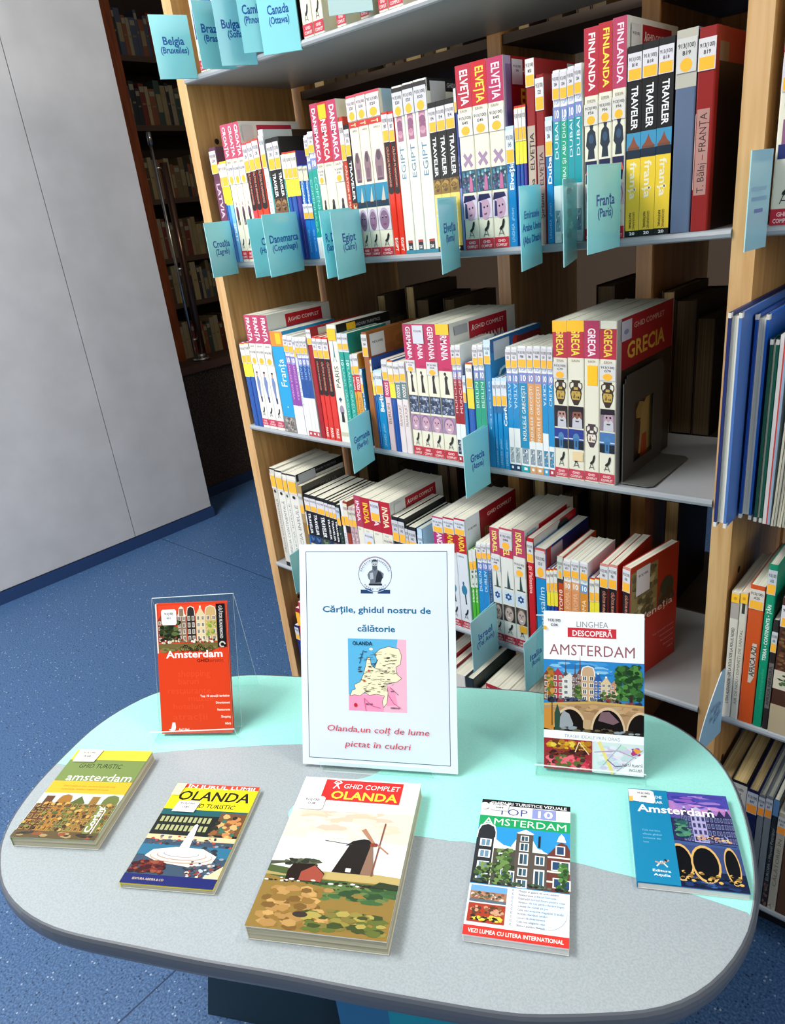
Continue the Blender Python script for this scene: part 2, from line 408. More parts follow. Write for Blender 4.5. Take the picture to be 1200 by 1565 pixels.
OR = '#FFB732'
def sticker(v0, v1, code='', dot='r', bg='#D9D6DA', col=OR, u0=0.02, u1=0.98, frac=0.42):
    """call-number label across the spine: number, shelf code and a yellow dot underneath"""
    H = v1 - v0; e = [('r', u0, v0, u1, v1, bg)]
    e.append(('t', '913(100)', 'H', (u0 + u1) / 2, v1 - H * .22, (u1 - u0) * .86, H * .13, '#2A2A30', True))
    if code: e.append(('t', code, 'H', (u0 + u1) / 2, v1 - H * .43, (u1 - u0) * .42, H * .12, '#2A2A30', True))
    if dot == 'r': e.append(('r', u0 + .06, v0 + H * .03, u1 - .06, v0 + H * frac, col))
    elif dot == 'e': e.append(('e', (u0 + u1) / 2, v0 + H * .22, (u1 - u0) * .30, H * .2, col))
    return e
CR = '#E6E2CC'
def chair(v0, v1, u=0.5, c='#23241F'):
    H = v1 - v0; P = lambda a, b: (u + a, v0 + b * H)
    return [('p', [P(-.12, .36), P(.02, .34), P(.16, .50), P(.24, .78), P(.22, .98), P(.12, .92), P(.04, .60), P(-.10, .46)], c),
            ('p', [P(-.06, .36), P(-.02, .36), P(-.16, .0), P(-.19, .0)], c), ('p', [P(.02, .36), P(.06, .36), P(.19, .0), P(.16, .0)], c), ('r', u - .13, v0 + .12 * H, u + .13, v0 + .15 * H, c)]
def gcbox(v0, v1, c='#C2273A'):
    H = v1 - v0
    return [('r', .02, v0, .98, v1, c), ('t', 'GHID', 'H', .5, v0 + H * .66, .5, H * .26, '#F2D9D4', True), ('t', 'COMPLET', 'H', .5, v0 + H * .26, .74, H * .26, '#F2D9D4', True)]
def face(u0, v0, u1, v1, skin='#B58AA6', bg='#D9C3D8', hair='#5A3A66', child=False):
    uc = (u0 + u1) / 2; W = u1 - u0; H = v1 - v0; dk = '#2E2038'
    P = lambda a, b: (u0 + a * W, v0 + b * H)
    e = [('r', u0, v0, u1, v1, bg), ('e', uc, v0 + .50 * H, W * .42, H * .50, hair), ('e', uc, v0 + .44 * H, W * .36, H * .44, skin)]
    e += [('e', u0 + .36 * W, v0 + .56 * H, W * .06, H * .035, dk), ('e', u0 + .64 * W, v0 + .56 * H, W * .06, H * .035, dk),
          ('p', [P(.28, .63), P(.43, .64), P(.43, .61), P(.28, .60)], hair), ('p', [P(.57, .64), P(.72, .63), P(.72, .60), P(.57, .61)], hair),
          ('p', [P(.47, .55), P(.53, .55), P(.56, .40), P(.44, .40)], '#9A7090'), ('p', [P(.34, .29), P(.66, .29), P(.58, .20), P(.42, .20)], '#F0E4E6' if child else '#8C4A62')]
    return e
def gc_front(title, tcol='#F0D84A', red='#BE2230', photo=('#8A6A42', '#5E4A30', '#B59A66', '#39402A'), edge='#E9E7DC'):
    e = [('r', 0, 0, 1, 1, edge), ('r', .27, .74, .86, .975, red), ('t', 'GHID COMPLET', 'H', .58, .925, .46, .030, '#F5EEE6', False),
         ('t', title, 'H', .565, .825, .50, .070, tcol, True), ('r', .0, .0, 1, .73, photo[0]), ('n', 0, 0, 1, .73, list(photo), 60, .16, .05, 7)]
    e += [('l', [(.305, .905), (.325, .93), (.345, .905)], .0016, '#F5EEE6'), ('l', [(.325, .945), (.325, .92)], .0025, '#F5EEE6')]
    return e
ORD = {2: ['left', 'right'], 3: ['left', 'middle', 'right'], 4: ['first', 'second', 'third', 'fourth'], 6: ['first', 'second', 'third', 'fourth', 'fifth', 'sixth']}
SHN = {1: 'topmost', 2: 'upper', 3: 'middle', 4: 'lower', 5: 'bottom'}

def top10(body, title, tcol='#E9F2F0', split=.32, lo='#E8ECEA', photo=None, direction='D', base=None, code='D84', size=(.40, .46), ten='#7E86C0', tp=.56):
    e = [('r', .0, split, 1, .80, body), ('r', .04, .72, .96, .80, ten), ('t', '10', 'H', .5, .76, .72, .045, '#FFFFFF', True), ('t', 'TOP', 'H', .5, .825, .7, .022, ten, False),
         ('r', 0, 0, 1, split, lo), ('t', title, direction, .5, tp - .0, size[0], size[1], tcol, False)]
    if photo:
        e += [('r', .12, .07, .88, .20, photo), ('n', .14, .075, .86, .195, ['#E6E6E2', '#2A3A48', photo, '#8FA0A8'], 16, .16, .02, 3)]
    if base: e += [('r', 0, 0, 1, .055, base), ('r', .3, .018, .7, .04, '#E9E9E9')]
    return dict(base='#E9ECEA', el=e, st=sticker(.84, .985, code), d=.10)
def traveler(photo, lo, word, code='B18', num='20', hi='#100F10', wcol='#F3E9C8', up=.80, ph=(.52, .40), dark=False):
    e = [('r', 0, ph[0], 1, 1, hi), ('t', 'TRAVELER', 'D', .52, (up + ph[0]) / 2, (up - ph[0]) * .86, .44, '#F4F4F2', True),
         ('r', 0, ph[1], 1, ph[0], photo[0]), ('n', 0, ph[1], 1, ph[0], list(photo), 26, .3, .02, 5), ('r', 0, .035, 1, ph[1], lo), ('r', 0, 0, 1, .035, hi)]
    if num: e.append(('t', num, 'H', .5, .018, .4, .016, '#F2F2F2', True))
    if word: e.append(('t', word, 'D', .52, ph[1] - .12, .20, .46, wcol, True))
    return dict(base='#141313', el=e, st=sticker(up + .01, .965, code), d=.135)
def pocket(c2='#1C4E9E', c1='#F4E23C', split=.60, wh=False):
    return dict(base=c2, el=[('r', 0, split, 1, 1, c1), ('r', 0, .985, 1, 1, '#C9342C'), ('r', .42, .02, .47, split - .02, '#4D7FC4')], st=sticker(.76, .98, '', bg='#E6E2DC'), d=.10)
def calator(word='', code='F87', up=.80, base='#D8301C', top='#D8301C'):
    e = [('r', .06, .46, .94, up, '#1B1214'), ('e', .5, .46, .44, .02, '#1B1214'), ('t', 'CĂLĂTOR PE MAPAMOND', 'D', .5, .63, .28, .30, '#D98A72', True)]
    if word: e.append(('t', word, 'D', .55, .075, .10, .46, '#F6E6DA', True))
    return dict(base=base, el=e, st=sticker(up, .985, code), d=.115)
def linghea(word='', body='#1B86C4', code='', foot='LINGHEA'):
    e = [('r', 0, .80, 1, 1, '#BFD9EA'), ('r', 0, .62, 1, .80, '#17689E')]
    if word: e.append(('t', word, 'U', .55, .60, .24, .50, '#F3F8FA', True))
    e += [('t', foot, 'U', .5, .12, .16, .34, '#A9D4EC', False), ('t', 'ghiduri', 'U', .5, .28, .11, .30, '#A9D4EC', False, .2)]
    return dict(base=body, el=e, st=sticker(.70, .97, code, bg='#D6DEE8'), d=.095)

def kind(k, i, n):
    """look of one shelved book: spine elements, labels, cover front"""
    last = i == n - 1
    if k == 'purple': return dict(base='#5A2C46', el=[('r', 0, .05, 1, .72, '#6B3352'), ('t', 'LATVIA', 'D', .5, .55, .30, .5, '#C7B9C8', True)], st=sticker(.78, .97, 'L24', bg='#D2CCC8'), d=.12)
    if k == 'pocket': return pocket(c2=('#1C4E9E' if (i % 3) < 2 else '#3B2A86'))
    if k == 'pocketwide': return pocket('#1E56A6', '#E8D53A', .56)
    if k == 'pocketlight': return dict(base='#2E7EC8', el=[('r', 0, .58, 1, 1, '#FBEA2A'), ('r', .5, 0, 1, .58, '#7FC0EC'), ('t', 'SPLIT', 'D', .7, .3, .2, .3, '#E9F6FF', True)], st=sticker(.76, .98, '', bg='#E9E2DA'), d=.10)
    if k == 'croatia':
        e = [('r', 0, .76, 1, 1, '#BE4A66'), ('t', 'CROAȚIA', 'D', .5, .88, .21, .46, '#F6EDEE', True), ('t', 'EUROPA', 'H', .5, .735, .6, .016, '#7A7468', False)]
        e += [('e', .5, .37, .20, .05, '#5A2F4C'), ('r', .35, .28, .48, .36, '#20181C'), ('r', .55, .28, .68, .36, '#20181C'), ('e', .52, .44, .08, .015, '#B59A8E')] + chair(.10, .18) + gcbox(.02, .085)
        return dict(base=CR, el=e, st=sticker(.58, .72, '', 'e'), d=.15, front=gc_front('CROAȚIA', red='#C0334A') if last else None, fst=[('r', .02, .86, .2, .97, '#D8D2CE')] if last else None)
    if k == 'calator': return calator('', 'C90', .76, '#D7404A' if i == 0 else '#E04124')
    if k == 'calator_eg': return calator('EGIPT', 'E87', .80, '#E2311A')
    if k == 'calator_par': return calator('PARIS', 'P22', .80, '#D8332A')
    if k == 'calatorthin': return dict(base='#C33A26', el=[('t', 'CĂLĂTOR PE MAPAMOND', 'D', .5, .42, .5, .36, '#F0C9B8', True)], st=sticker(.70, .97, '', bg='#DAD5D2'), d=.12)
    if k in ('calator_ven', 'calator_ven1'):
        q = calator('', 'F81', .80, '#C23A2C'); q['el'] = [('r', 0, .985, 1, 1, '#D98A80')] + q['el']
        if k == 'calator_ven1':
            q['front'] = [('r', 0, .52, 1, 1, '#A8321F'), ('r', 0, .52, .55, .95, '#8C8052'), ('n', 0, .53, .56, .95, ['#A39766', '#6F6844', '#4A4630', '#B7AE84', '#5C553A'], 70, .07, .035, 4), ('r', .10, .74, .38, .96, '#D9D7D8'),
                ('t', '913(100)', 'H', .24, .9, .2, .018, '#3A3A40', True), ('e', .76, .66, .15, .10, '#39463C'), ('r', .62, .52, .90, .62, '#4A3B2C'), ('n', .56, .53, .95, .66, ['#4A3B2C', '#39463C', '#6A4F38'], 24, .05, .03, 9),
                ('r', 0, 0, 1, .52, '#AE2A1C'), ('t', 'Veneția', 'H', .54, .53, .72, .060, '#F0E4DC', False)]
            for j, (a, v) in enumerate(((.48, .30), (.64, .25), (.66, .20), (.72, .15), (.82, .10))): q['front'].append(('t', ['Top 10 atracții turistice', 'Divertisment', 'Restaurante', 'Shopping', 'Hărți'][j], 'H', (a + .95) / 2, v, .95 - a, .013, '#E0B8A8', False))
        q['d'] = .13; return q
    if k == 'whitethin': return dict(base='#EDEFEF', el=[('t', 'CROATIA ISTRIA', 'D', .5, .42, .5, .3, '#8A9AA8', False)], st=sticker(.72, .96, '', bg='#DADDE2'), d=.14,
            front=[('r', .0, .93, .5, 1, '#C9D2D4'), ('r', .5, .87, 1, 1, '#3A2A22'), ('r', 0, .70, .4, .87, '#D0D2D2'), ('t', 'TOUR', 'H', .75, .90, .4, .03, '#BFB8B0', True), ('t', 'CORFU', 'H', .7, .80, .5, .06, '#33363A', False)])
    if k == 'tealthin': return dict(base='#2D9C9A', el=[('r', 0, .78, 1, 1, '#3E4A46'), ('r', 0, .1, 1, .5, '#20756E')], st=None, d=.10)
    if k == 'trav_cuba': return traveler(('#7A5230', '#4A3220', '#2A1C14', '#A07848'), '#E9CC6A', '', 'C90', '', up=.74)
    if k == 'top10thin': return dict(base='#2AA39C', el=[('r', 0, .78, 1, 1, '#D6DCE6'), ('t', 'DUBROVNIK', 'D', .5, .5, .5, .4, '#BFE8E0', False)], st=None, d=.09)
    if k == 'bluecyp': return dict(base='#1F66B4', el=[('r', 0, .0, 1, .42, '#1A74C4'), ('t', 'Copenhaga', 'D', .5, .72, .24, .36, '#D7E8F6', True), ('t', 'Ghid de buzunar', 'D', .5, .2, .25, .26, '#9CC8EC', False)],
            st=sticker(.84, .99, '', dot='', bg='#CFCBB6') + sticker(.44, .60, '', bg='#D9DCE2'), d=.09)
    if k == 'top10danes': return top10('#17988A', 'COPENHAGA', '#8ED6CC', .18, direction='D', code='C78', size=(.44, .5), tp=.44)
    if k == 'danemarca':
        e = [('r', 0, .63, 1, 1, '#B93A5C' if i != 1 else '#BE2638'), ('t', 'DANEMARCA', 'D', .5, .81, .33, .50, '#F6EDEE', True), ('t', 'EUROPA', 'H', .5, .612, .6, .014, '#7A7468', False)]
        if i == 1: e.append(('r', .12, .90, .88, .985, '#FFC21E'))
        e += [('p', [(.30, .30), (.72, .30), (.66, .36), (.58, .385), (.46, .385), (.40, .35)], '#2A2226'), ('e', .55, .375, .13, .02, '#4A3640'), ('r', .02, .2, .98, .29, '#5C82A4')] + chair(.1, .17) + gcbox(.02, .085)
        return dict(base=CR, el=e, st=sticker(.50, .60, 'D18', 'e', bg='#E4E0D2') if i != 1 else None, d=.15)
    if k == 'trav_dan': return traveler(('#A8502C', '#D8C8A8', '#6A2A1C'), '#ECD55A', '', 'D18', '', up=.76, ph=(.42, .33))
    if k == 'egipt':
        e = [('r', 0, .985, 1, 1, '#C94A5C'), ('r', 0, .81, 1, .845, '#C8332E'), ('t', 'T', 'D', .5, .827, .02, .5, '#F3DCA0', True), ('t', 'AFRICA', 'H', .6, .79, .5, .014, '#8A8272', False)]
        e += [('p', [(.26, .475), (.78, .475), (.86, .58), (.80, .62), (.66, .66), (.40, .66), (.26, .62), (.20, .58)], '#8C7078'), ('e', .52, .625, .17, .03, '#5A4650'), ('r', .36, .50, .66, .56, '#755A66'), ('r', .30, .475, .72, .49, '#5A4650')]
        e += [('r', .02, .315, .98, .46, '#1C86A8'), ('r', .02, .315, .98, .355, '#16344E'), ('p', [(.42, .35), (.74, .35), (.66, .445)], '#C9C2B2'), ('r', .3, .335, .85, .35, '#2A2A2E')]
        e += face(.02, .165, .98, .305, '#8A6A86', '#DCD4DC', '#B7A6BC') + chair(.06, .145) + gcbox(.0, .055)
        return dict(base=CR, el=e, st=sticker(.85, .98, 'E20', 'e', bg='#E2D8D8'), d=.15, front=[('r', .03, .86, .95, 1, '#9CBED2'), ('r', .28, .87, .72, .98, '#8E9296')] if last else None)
    if k == 'egiptwhite': return dict(base='#E4E4D6', el=[('r', .0, .955, 1, .99, '#2A2426'), ('r', .24, .685, .76, .83, '#A87088'), ('n', .24, .69, .76, .825, ['#B98498', '#8C5A78', '#C79AA8'], 12, .3, .02, 3), ('t', 'EGIPT', 'U', .5, .56, .20, .40, '#5F8CA6', False),
            ('r', .3, .02, .75, .085, '#18181A'), ('r', .3, .07, .75, .085, '#B02A24'), ('t', 'D&K', 'H', .52, .04, .3, .02, '#E8E8E8', True), ('r', .0, 0, 1, .022, '#187C92')],
            st=sticker(.83, .965, 'E20', 'e', bg='#CFCFD2'), d=.14, front=[('r', .0, .93, 1, 1, '#1A1A1E'), ('t', 'GHIDURI TURISTICE', 'H', .6, .965, .5, .024, '#C8C8CC', False), ('r', .05, .86, .32, .985, '#BFC2C8')] if last else None)
    if k == 'trav_eg': return traveler(('#8A6A2A', '#2A1C10', '#5A4420', '#B08C40'), '#EFD06A', 'egipt', 'E4', '17', up=.80, ph=(.50, .40))
    if k == 'bluetall': return dict(base='#2C3F86', el=[('r', 0, 0, 1, .40, '#7C8CC0'), ('n', 0, .4, 1, .62, ['#8A8CA8', '#2C3050', '#5A6298'], 14, .4, .02, 2)], st=[('r', 0, .86, 1, 1, '#D6D2D0'), ('r', .1, .86, .9, .92, OR)], d=.14)
    if k == 'elvetia':
        e = [('r', 0, .78, 1, 1, ('#B8253C', '#C41E2A', '#B62F5C')[i]), ('t', 'ELVEȚIA', 'D', .55, .885, .18, .50, ('#F8F2EE', '#F6E04A', '#F4D8DC')[i], True), ('t', 'EUROPA', 'H', .42, .765, .5, .014, '#7A7468', False)]
        e += [('p', [(.18, .485), (.32, .465), (.52, .493), (.70, .462), (.86, .475), (.66, .505), (.84, .525), (.74, .54), (.52, .518), (.32, .545), (.2, .53), (.40, .503)], '#A184A2')]
        e += [('r', .02, .325, .98, .45, '#24566C'), ('n', .02, .325, .98, .45, ['#1A3A52', '#4E94A8', '#9FC2C4', '#6A4A84', '#20303E', '#3F8094'], 70, .08, .011, 11), ('p', [(.5, .33), (.78, .33), (.74, .40), (.6, .42)], '#C06A94')]
        e += [('r', .02, .175, .98, .31, '#DCD2E0'), ('e', .5, .225, .36, .06, '#C7A2B8'), ('p', [(.04, .27), (.9, .285), (.8, .31), (.12, .31)], '#262450'), ('p', [(.1, .18), (.3, .18), (.28, .26), (.14, .27)], '#3A3668'), ('e', .44, .235, .05, .006, '#2A2038'), ('e', .66, .24, .05, .006, '#2A2038'), ('p', [(.42, .2), (.62, .205), (.6, .195), (.44, .19)], '#7A4A66')]
        e += chair(.068, .165) + gcbox(.0, .06)
        fr = [('r', 0, 0, 1, 1, '#B8A8C8'), ('r', .03, .0, .16, .96, '#8C74A0'), ('r', .12, .6, 1, 1, '#9C1420'), ('t', 'GHID COMPLET', 'H', .52, .93, .55, .034, '#F0DDD4', False), ('t', 'ELVEȚIA', 'H', .55, .80, .56, .085, '#F0C832', True), ('r', .04, .0, 1, .6, '#3A2226')]
        return dict(base=CR, el=e, st=sticker(.635, .755, 'E45', 'e', bg='#E6E2D6'), d=.155, front=fr if last else None, fst=[('r', .12, .86, .30, .985, '#DADADF'), ('t', '913(100)', 'H', .21, .95, .13, .012, '#33333A', True), ('t', '56', 'H', .21, .93, .05, .012, '#33333A', True)] if last else None)
    if k == 'linghea_elv': return linghea('Elveția', '#1A84C2', 'E45')
    if k == 'linghea_dub': return linghea('Dubai', '#1A84C2', 'D86')
    if k == 'mendrea': return dict(base='#8E1A1C', el=[('r', .04, 0, .88, .66, '#B9A896'), ('t', 'Mendrea   ELVEȚIA', 'U', .5, .40, .44, .46, '#3A2E2A', True)], st=sticker(.86, 1.0, 'M58', bg='#E2DED8'), d=.14, hard=True, front=[('r', .62, .83, .9, .99, '#C9CBD0')])
    if k == 'elvred': return dict(base='#8C1618', el=[('r', .04, 0, .86, .60, '#A98E84'), ('t', 'Șirianu   ELVEȚIA', 'U', .5, .36, .40, .44, '#4A3A36', True)], st=sticker(.80, .98, 'S23', bg='#DEDDDC'), d=.13, hard=True)
    if k == 'top10dub':
        w = ['DUBAI', 'DUBAI ȘI ABU DHABI', 'DUBAI', 'DUBAI'][i]
        return top10(['#1797A0', '#1B9C7A', '#1797A0', '#1797A0'][i], w, '#DDF0EE', .35, '#DCE6E4', '#7FA2B0', 'U', '#2E9A76' if i == 1 else '#D8DCD8', 'D84', (.22 if i != 1 else .42, .46), tp=.61 if i != 1 else .54)
    if k == 'finlanda':
        e = [('r', 0, .70, 1, 1, ('#B32438', '#B4242C', '#B23A5C')[i]), ('t', 'FINLANDA', 'D', .55, .85, .255, .44, ('#F6ECE6', '#F2DC4A', '#F2D6DC')[i], True), ('t', 'EUROPA', 'H', .5, .675, .6, .015, '#7A7468', False)]
        e += [('p', [(.24, .405), (.76, .405), (.70, .45), (.86, .47), (.78, .53), (.60, .545), (.66, .565), (.36, .565), (.42, .545), (.22, .53), (.12, .47), (.30, .45)], '#22303E'), ('e', .5, .50, .18, .022, '#34506A')]
        e += [('r', .06, .335, .9, .395, '#1C1E48'), ('p', [(.1, .33), (.9, .33), (.78, .365), (.24, .365)], '#D86A58'), ('p', [(.08, .285), (.80, .285), (.86, .33), (.08, .33)], '#22244E'), ('e', .4, .35, .05, .006, '#1C1E30'), ('e', .62, .35, .05, .006, '#1C1E30')]
        e += face(.05, .165, .95, .27, '#E2B7B4', '#D8C2C8', '#A8788A', True) + chair(.07, .15) + gcbox(0, .06)
        return dict(base=CR, el=e, st=sticker(.565, .665, 'F56', 'e', bg='#D9D6CC'), d=.155, front=gc_front('FINLANDA', red='#A81C26') if last else None, fst=[('r', .04, .86, .22, .97, '#D8D6D0'), ('t', '913(100)', 'H', .13, .93, .13, .012, '#33333A', True)] if last else None)
    if k == 'trav_fra':
        q = traveler(('#2E7FA8', '#1A4A6A'), '#F2CC3A', 'franța', 'B18', '20', up=.82, ph=(.565, .43))
        q['el'] += [('r', 0, .43, 1, .565, '#3F8FB4'), ('r', 0, .43, 1, .475, '#16283A'), ('p', [(.05, .485), (.95, .485), (.72, .505), (.55, .535), (.5, .55), (.45, .535), (.3, .508)], '#8A4A34'), ('r', .08, .475, .92, .488, '#6A4A38'), ('t', 'NATIONAL', 'D', .36, .09, .09, .16, '#3A3220', True), ('t', 'GEOGRAPHIC', 'D', .62, .09, .10, .16, '#3A3220', False)]
        return q
    if k == 'graytape': return dict(base='#5C6C86', el=[('r', 0, .73, 1, 1, '#B9B6A6'), ('r', 0, .81, 1, .94, '#C6C5BE')], st=sticker(.80, .96, 'B19', 'e', bg='#CDCCC6'), d=.16, hard=True)
    if k == 'balaj': return dict(base='#8E1F1C', el=[('r', .10, .19, .80, .62, '#B08278'), ('t', 'T. Bălaj – FRANȚA', 'U', .46, .40, .40, .40, '#3A2A28', False), ('r', .02, .22, .06, .6, '#C8A8A0')], st=sticker(.80, .95, 'B19', bg='#DAD6D6'), d=.16, hard=True,
            front=[('r', .05, .84, .24, .93, '#7A6A5A'), ('r', .06, 0, 1, .84, '#1C0A0C')])
    if k == 'franta':
        e = [('r', 0, .76, 1, 1, '#B83C60'), ('t', 'FRANȚA', 'D', .5, .88, .20, .48, '#F6ECF0', True), ('t', 'EUROPA', 'H', .5, .735, .6, .015, '#7A7468', False)]
        e += [('p', [(.34, .36), (.46, .28), (.60, .28), (.66, .36), (.74, .42), (.60, .47), (.36, .47), (.28, .40)], '#7488B4'), ('e', .47, .49, .10, .02, '#C9A090'), ('r', .36, .50, .62, .515, '#2A2C40'), ('p', [(.44, .29), (.7, .29), (.66, .24), (.5, .24)], '#38405E')]
        e += chair(.11, .20) + gcbox(.025, .085, '#C23A58')
        return dict(base='#E8E7DC', el=e, st=sticker(.58, .715, '', 'e', bg='#E4E0D8'), d=.180, front=gc_front('FRANȚA', red='#BE1E28') if last else None)
    if k == 'frantablue': return dict(base='#1C9CD2', el=[('r', 0, .86, 1, 1, '#F08A2C'), ('r', .42, .88, .82, .985, '#FFC21E'), ('t', 'Franța', 'U', .55, .60, .28, .48, '#EAF6FA', False), ('r', 0, 0, 1, .16, '#7E7A78'), ('n', 0, 0, 1, .16, ['#9A968E', '#5C5858', '#B7A89A', '#70605A'], 30, .14, .02, 8), ('e', .55, .26, .05, .008, '#CFE8F2')], st=None, d=.15)
    if k == 'top10purple': return top10('#8C46A0', 'FRANCEZĂ RIVIERA', '#D3AFE0', .30, '#E9ECEE', None, 'D', None, 'F87', (.40, .40))
    if k == 'whitethin2': return dict(base='#E8ECF0', el=[('t', 'PROVENCE', 'D', .5, .5, .4, .4, '#8890A0', False)], st=sticker(.80, .98, ''), d=.1)
    if k == 'top10paris': return top10('#1C4E98', 'PARIS', '#8FB4DC', .40, '#E2E4DE', None, 'D', '#C2454E', 'P22', (.16, .5), tp=.66)
    if k == 'darkred': return dict(base='#A01420', el=[], st=sticker(.86, .99, ''), d=.15, hard=True, front=[('r', .12, .9, .42, .99, '#D2CEC4')])
    if k == 'pariswhite': return dict(base='#E4E4D6', el=[('p', [(.42, .74), (.30, .70), (.38, .70), (.44, .735), (.56, .735), (.62, .70), (.70, .70), (.58, .74), (.54, .82), (.51, .88), (.49, .88), (.46, .82)], '#4E7684'), ('t', 'PARIS', 'U', .5, .57, .19, .46, '#56564E', False),
            ('p', [(.3, .38), (.5, .40), (.7, .38), (.55, .365), (.5, .345), (.45, .365)], '#3E5A70'), ('e', .52, .285, .24, .045, '#9A8CA0'), ('p', [(.36, .18), (.7, .18), (.66, .27), (.42, .27)], '#26262A'), ('r', .1, .055, .9, .09, '#C9C6A8')],
            st=[('r', .05, .875, .95, .97, '#FFC21E')], d=.155, front=[('r', 0, .92, 1, 1, '#18181A'), ('t', 'GHIDURI TURISTICE', 'H', .56, .96, .5, .024, '#BDBDC0', False), ('r', .18, .86, .34, .99, '#FFC21E'), ('t', 'P', 'H', .6, .84, .14, .07, '#2A2A30', False)])
    if k == 'top10teal3': return dict(base='#1E9A8C', el=[('r', 0, .84, 1, 1, '#D5DAE0'), ('t', 'PLANUL ORAȘULUI', 'D', .5, .48, .5, .40, '#9ADCD0', False), ('t', '10', 'D', .5, .75, .06, .5, '#CFF0EA', True)], st=sticker(.86, .985, ''), d=.11)
    if k in ('fodorred', 'fodorpink', 'fodorgray'):
        a, b, wd2 = {'fodorred': ('#C42C34', '#DCA03C', 'BORDEAUX'), 'fodorpink': ('#BE2A62', '#E0C4C8', 'BERLIN'), 'fodorgray': ('#5E7C80', '#E4D8D8', 'FRANKFURT')}[k]
        return dict(base=b, el=[('r', 0, .60, 1, .78, a), ('t', "FODOR'S", 'U', .5, .69, .14, .55, '#F2E8E2', True), ('t', wd2, 'U', .5, .42, .24, .45, '#8A6A54', False), ('r', 0, .78, 1, 1, '#D8DCD8')], st=sticker(.79, .985, ''), d=.10)
    if k == 'linghea_par': return linghea('Paris', '#1B84C0', '')
    if k == 'linghea_ger': return linghea('' if i == 0 else 'Berlin', '#1B6FB0' if i == 0 else '#1C8CC6', '')
    if k == 'linghea_mun': return linghea('', '#1C78B4', '')
    if k == 'linghea_corfu': return linghea('Corfu' if i == 2 else '', '#1B88C4', '')
    if k == 'brown': return dict(base='#9A5B2A', el=[], st=sticker(.80, .985, 'G64', bg='#DAD8D6'), d=.15, hard=True, front=[('n', 0, 0, 1, 1, ['#A3622E', '#8E5224', '#AA6C36'], 60, .2, .06, 5), ('r', .03, .80, .3, .98, '#DCDAD8'), ('t', '913(100)', 'H', .17, .91, .2, .018, '#33333A', True)])
    if k == 'germania':
        tp = (.74, .68, .73, .67)[i]
        e = [('r', 0, tp, 1, 1, '#BE2458' if i in (0, 2) else '#C4245C'), ('t', 'GERMANIA', 'D', .55, .865, .235, .46, '#F6E4E8', True), ('t', 'EUROPA', 'H', .6, tp + .015, .5, .014, '#7A2440', False)]
        e += [('p', [(.38, .50), (.72, .50), (.62, .55), (.58, .60), (.66, .625), (.52, .64), (.40, .62), (.42, .57)], '#2A2426'), ('e', .46, .648, .09, .012, '#3A2A2C')]
        e += [('r', .03, .345, .97, .475, '#3A4660'), ('n', .03, .345, .97, .475, ['#8C98B0', '#1E2638', '#5E6E8E', '#C0C8D4', '#2C3850'], 50, .11, .014, 20)]
        e += face(.03, .205, .97, .33, '#C9A2B2', '#A284A6', '#8A688C', True) + chair(.085, .19) + gcbox(.005, .075)
        st = {0: sticker(.655, .74, 'G36', 'e'), 1: [('r', .02, .86, .98, .99, '#DFE0E6'), ('t', '913(100)', 'H', .5, .95, .7, .014, '#44444A', True)], 2: sticker(.635, .73, 'G36', 'e'), 3: [('r', .03, .925, .97, 1.0, '#FFC21E')]}[i]
        return dict(base=CR, el=e, st=st, d=.200, front=gc_front('GERMANIA', '#F2EAD8', '#BE2230') if last else None, fst=[('r', .05, .91, .24, .97, '#AFAFB2')] if last else None)
    if k == 'top10mun': return top10('#9A1626', 'MUNCHEN', '#E8C8C4', .34, '#E2E8E8', '#16243E', 'U', '#B2262E', 'M96', (.34, .5), tp=.60)
    if k == 'top10ber': return top10('#1C9878', 'BERLIN', '#BFE8DA', .30, '#E2E8E6', None, 'U', None, 'G22', (.22, .52), tp=.60)
    if k == 'blueG': return dict(base='#1C7CB4', el=[('r', 0, .85, 1, 1, '#C6DCEA'), ('t', 'Grecia', 'U', .5, .5, .4, .3, '#9CCBE4', False)], st=sticker(.82, .97, 'G25', bg='#CFE0EC'), d=.155, front=[('r', 0, .9, 1, 1, '#1F5E9A'), ('r', .05, .84, .35, .98, '#BFC6CE'), ('t', 'G', 'H', .22, .72, .22, .11, '#CDEBF6', True), ('e', .48, .93, .07, .045, '#B8342C'), ('r', .5, .88, 1, .96, '#7A2A2A')])
    if k == 'top10atena': return top10('#1A88C4', 'ATENA', '#BFE2F4', .36, '#E6EAEA', '#9CAAB0', 'D', '#173C60', 'G22', (.20, .5), tp=.62)
    if k == 'top10insule':
        b = '#1688B4' if i == 0 else '#D89A5E'
        return top10(b, 'INSULELE GRECEȘTI', '#F2EFE6', .26 if i else .20, '#E6EAEA', '#8A98A4', 'U', '#159AA2' if i == 0 else '#D29A64', 'F88', (.44, .42), tp=.48)
    if k == 'top10creta': return top10('#1A8CC6', 'CRETA', '#D8ECF6', .34 if i == 0 else .24, '#E6EAEA', '#3E86A8', 'D' if i == 0 else 'U', '#3F9AC4' if i == 0 else '#B43440', 'G24', (.17, .5), tp=.64)
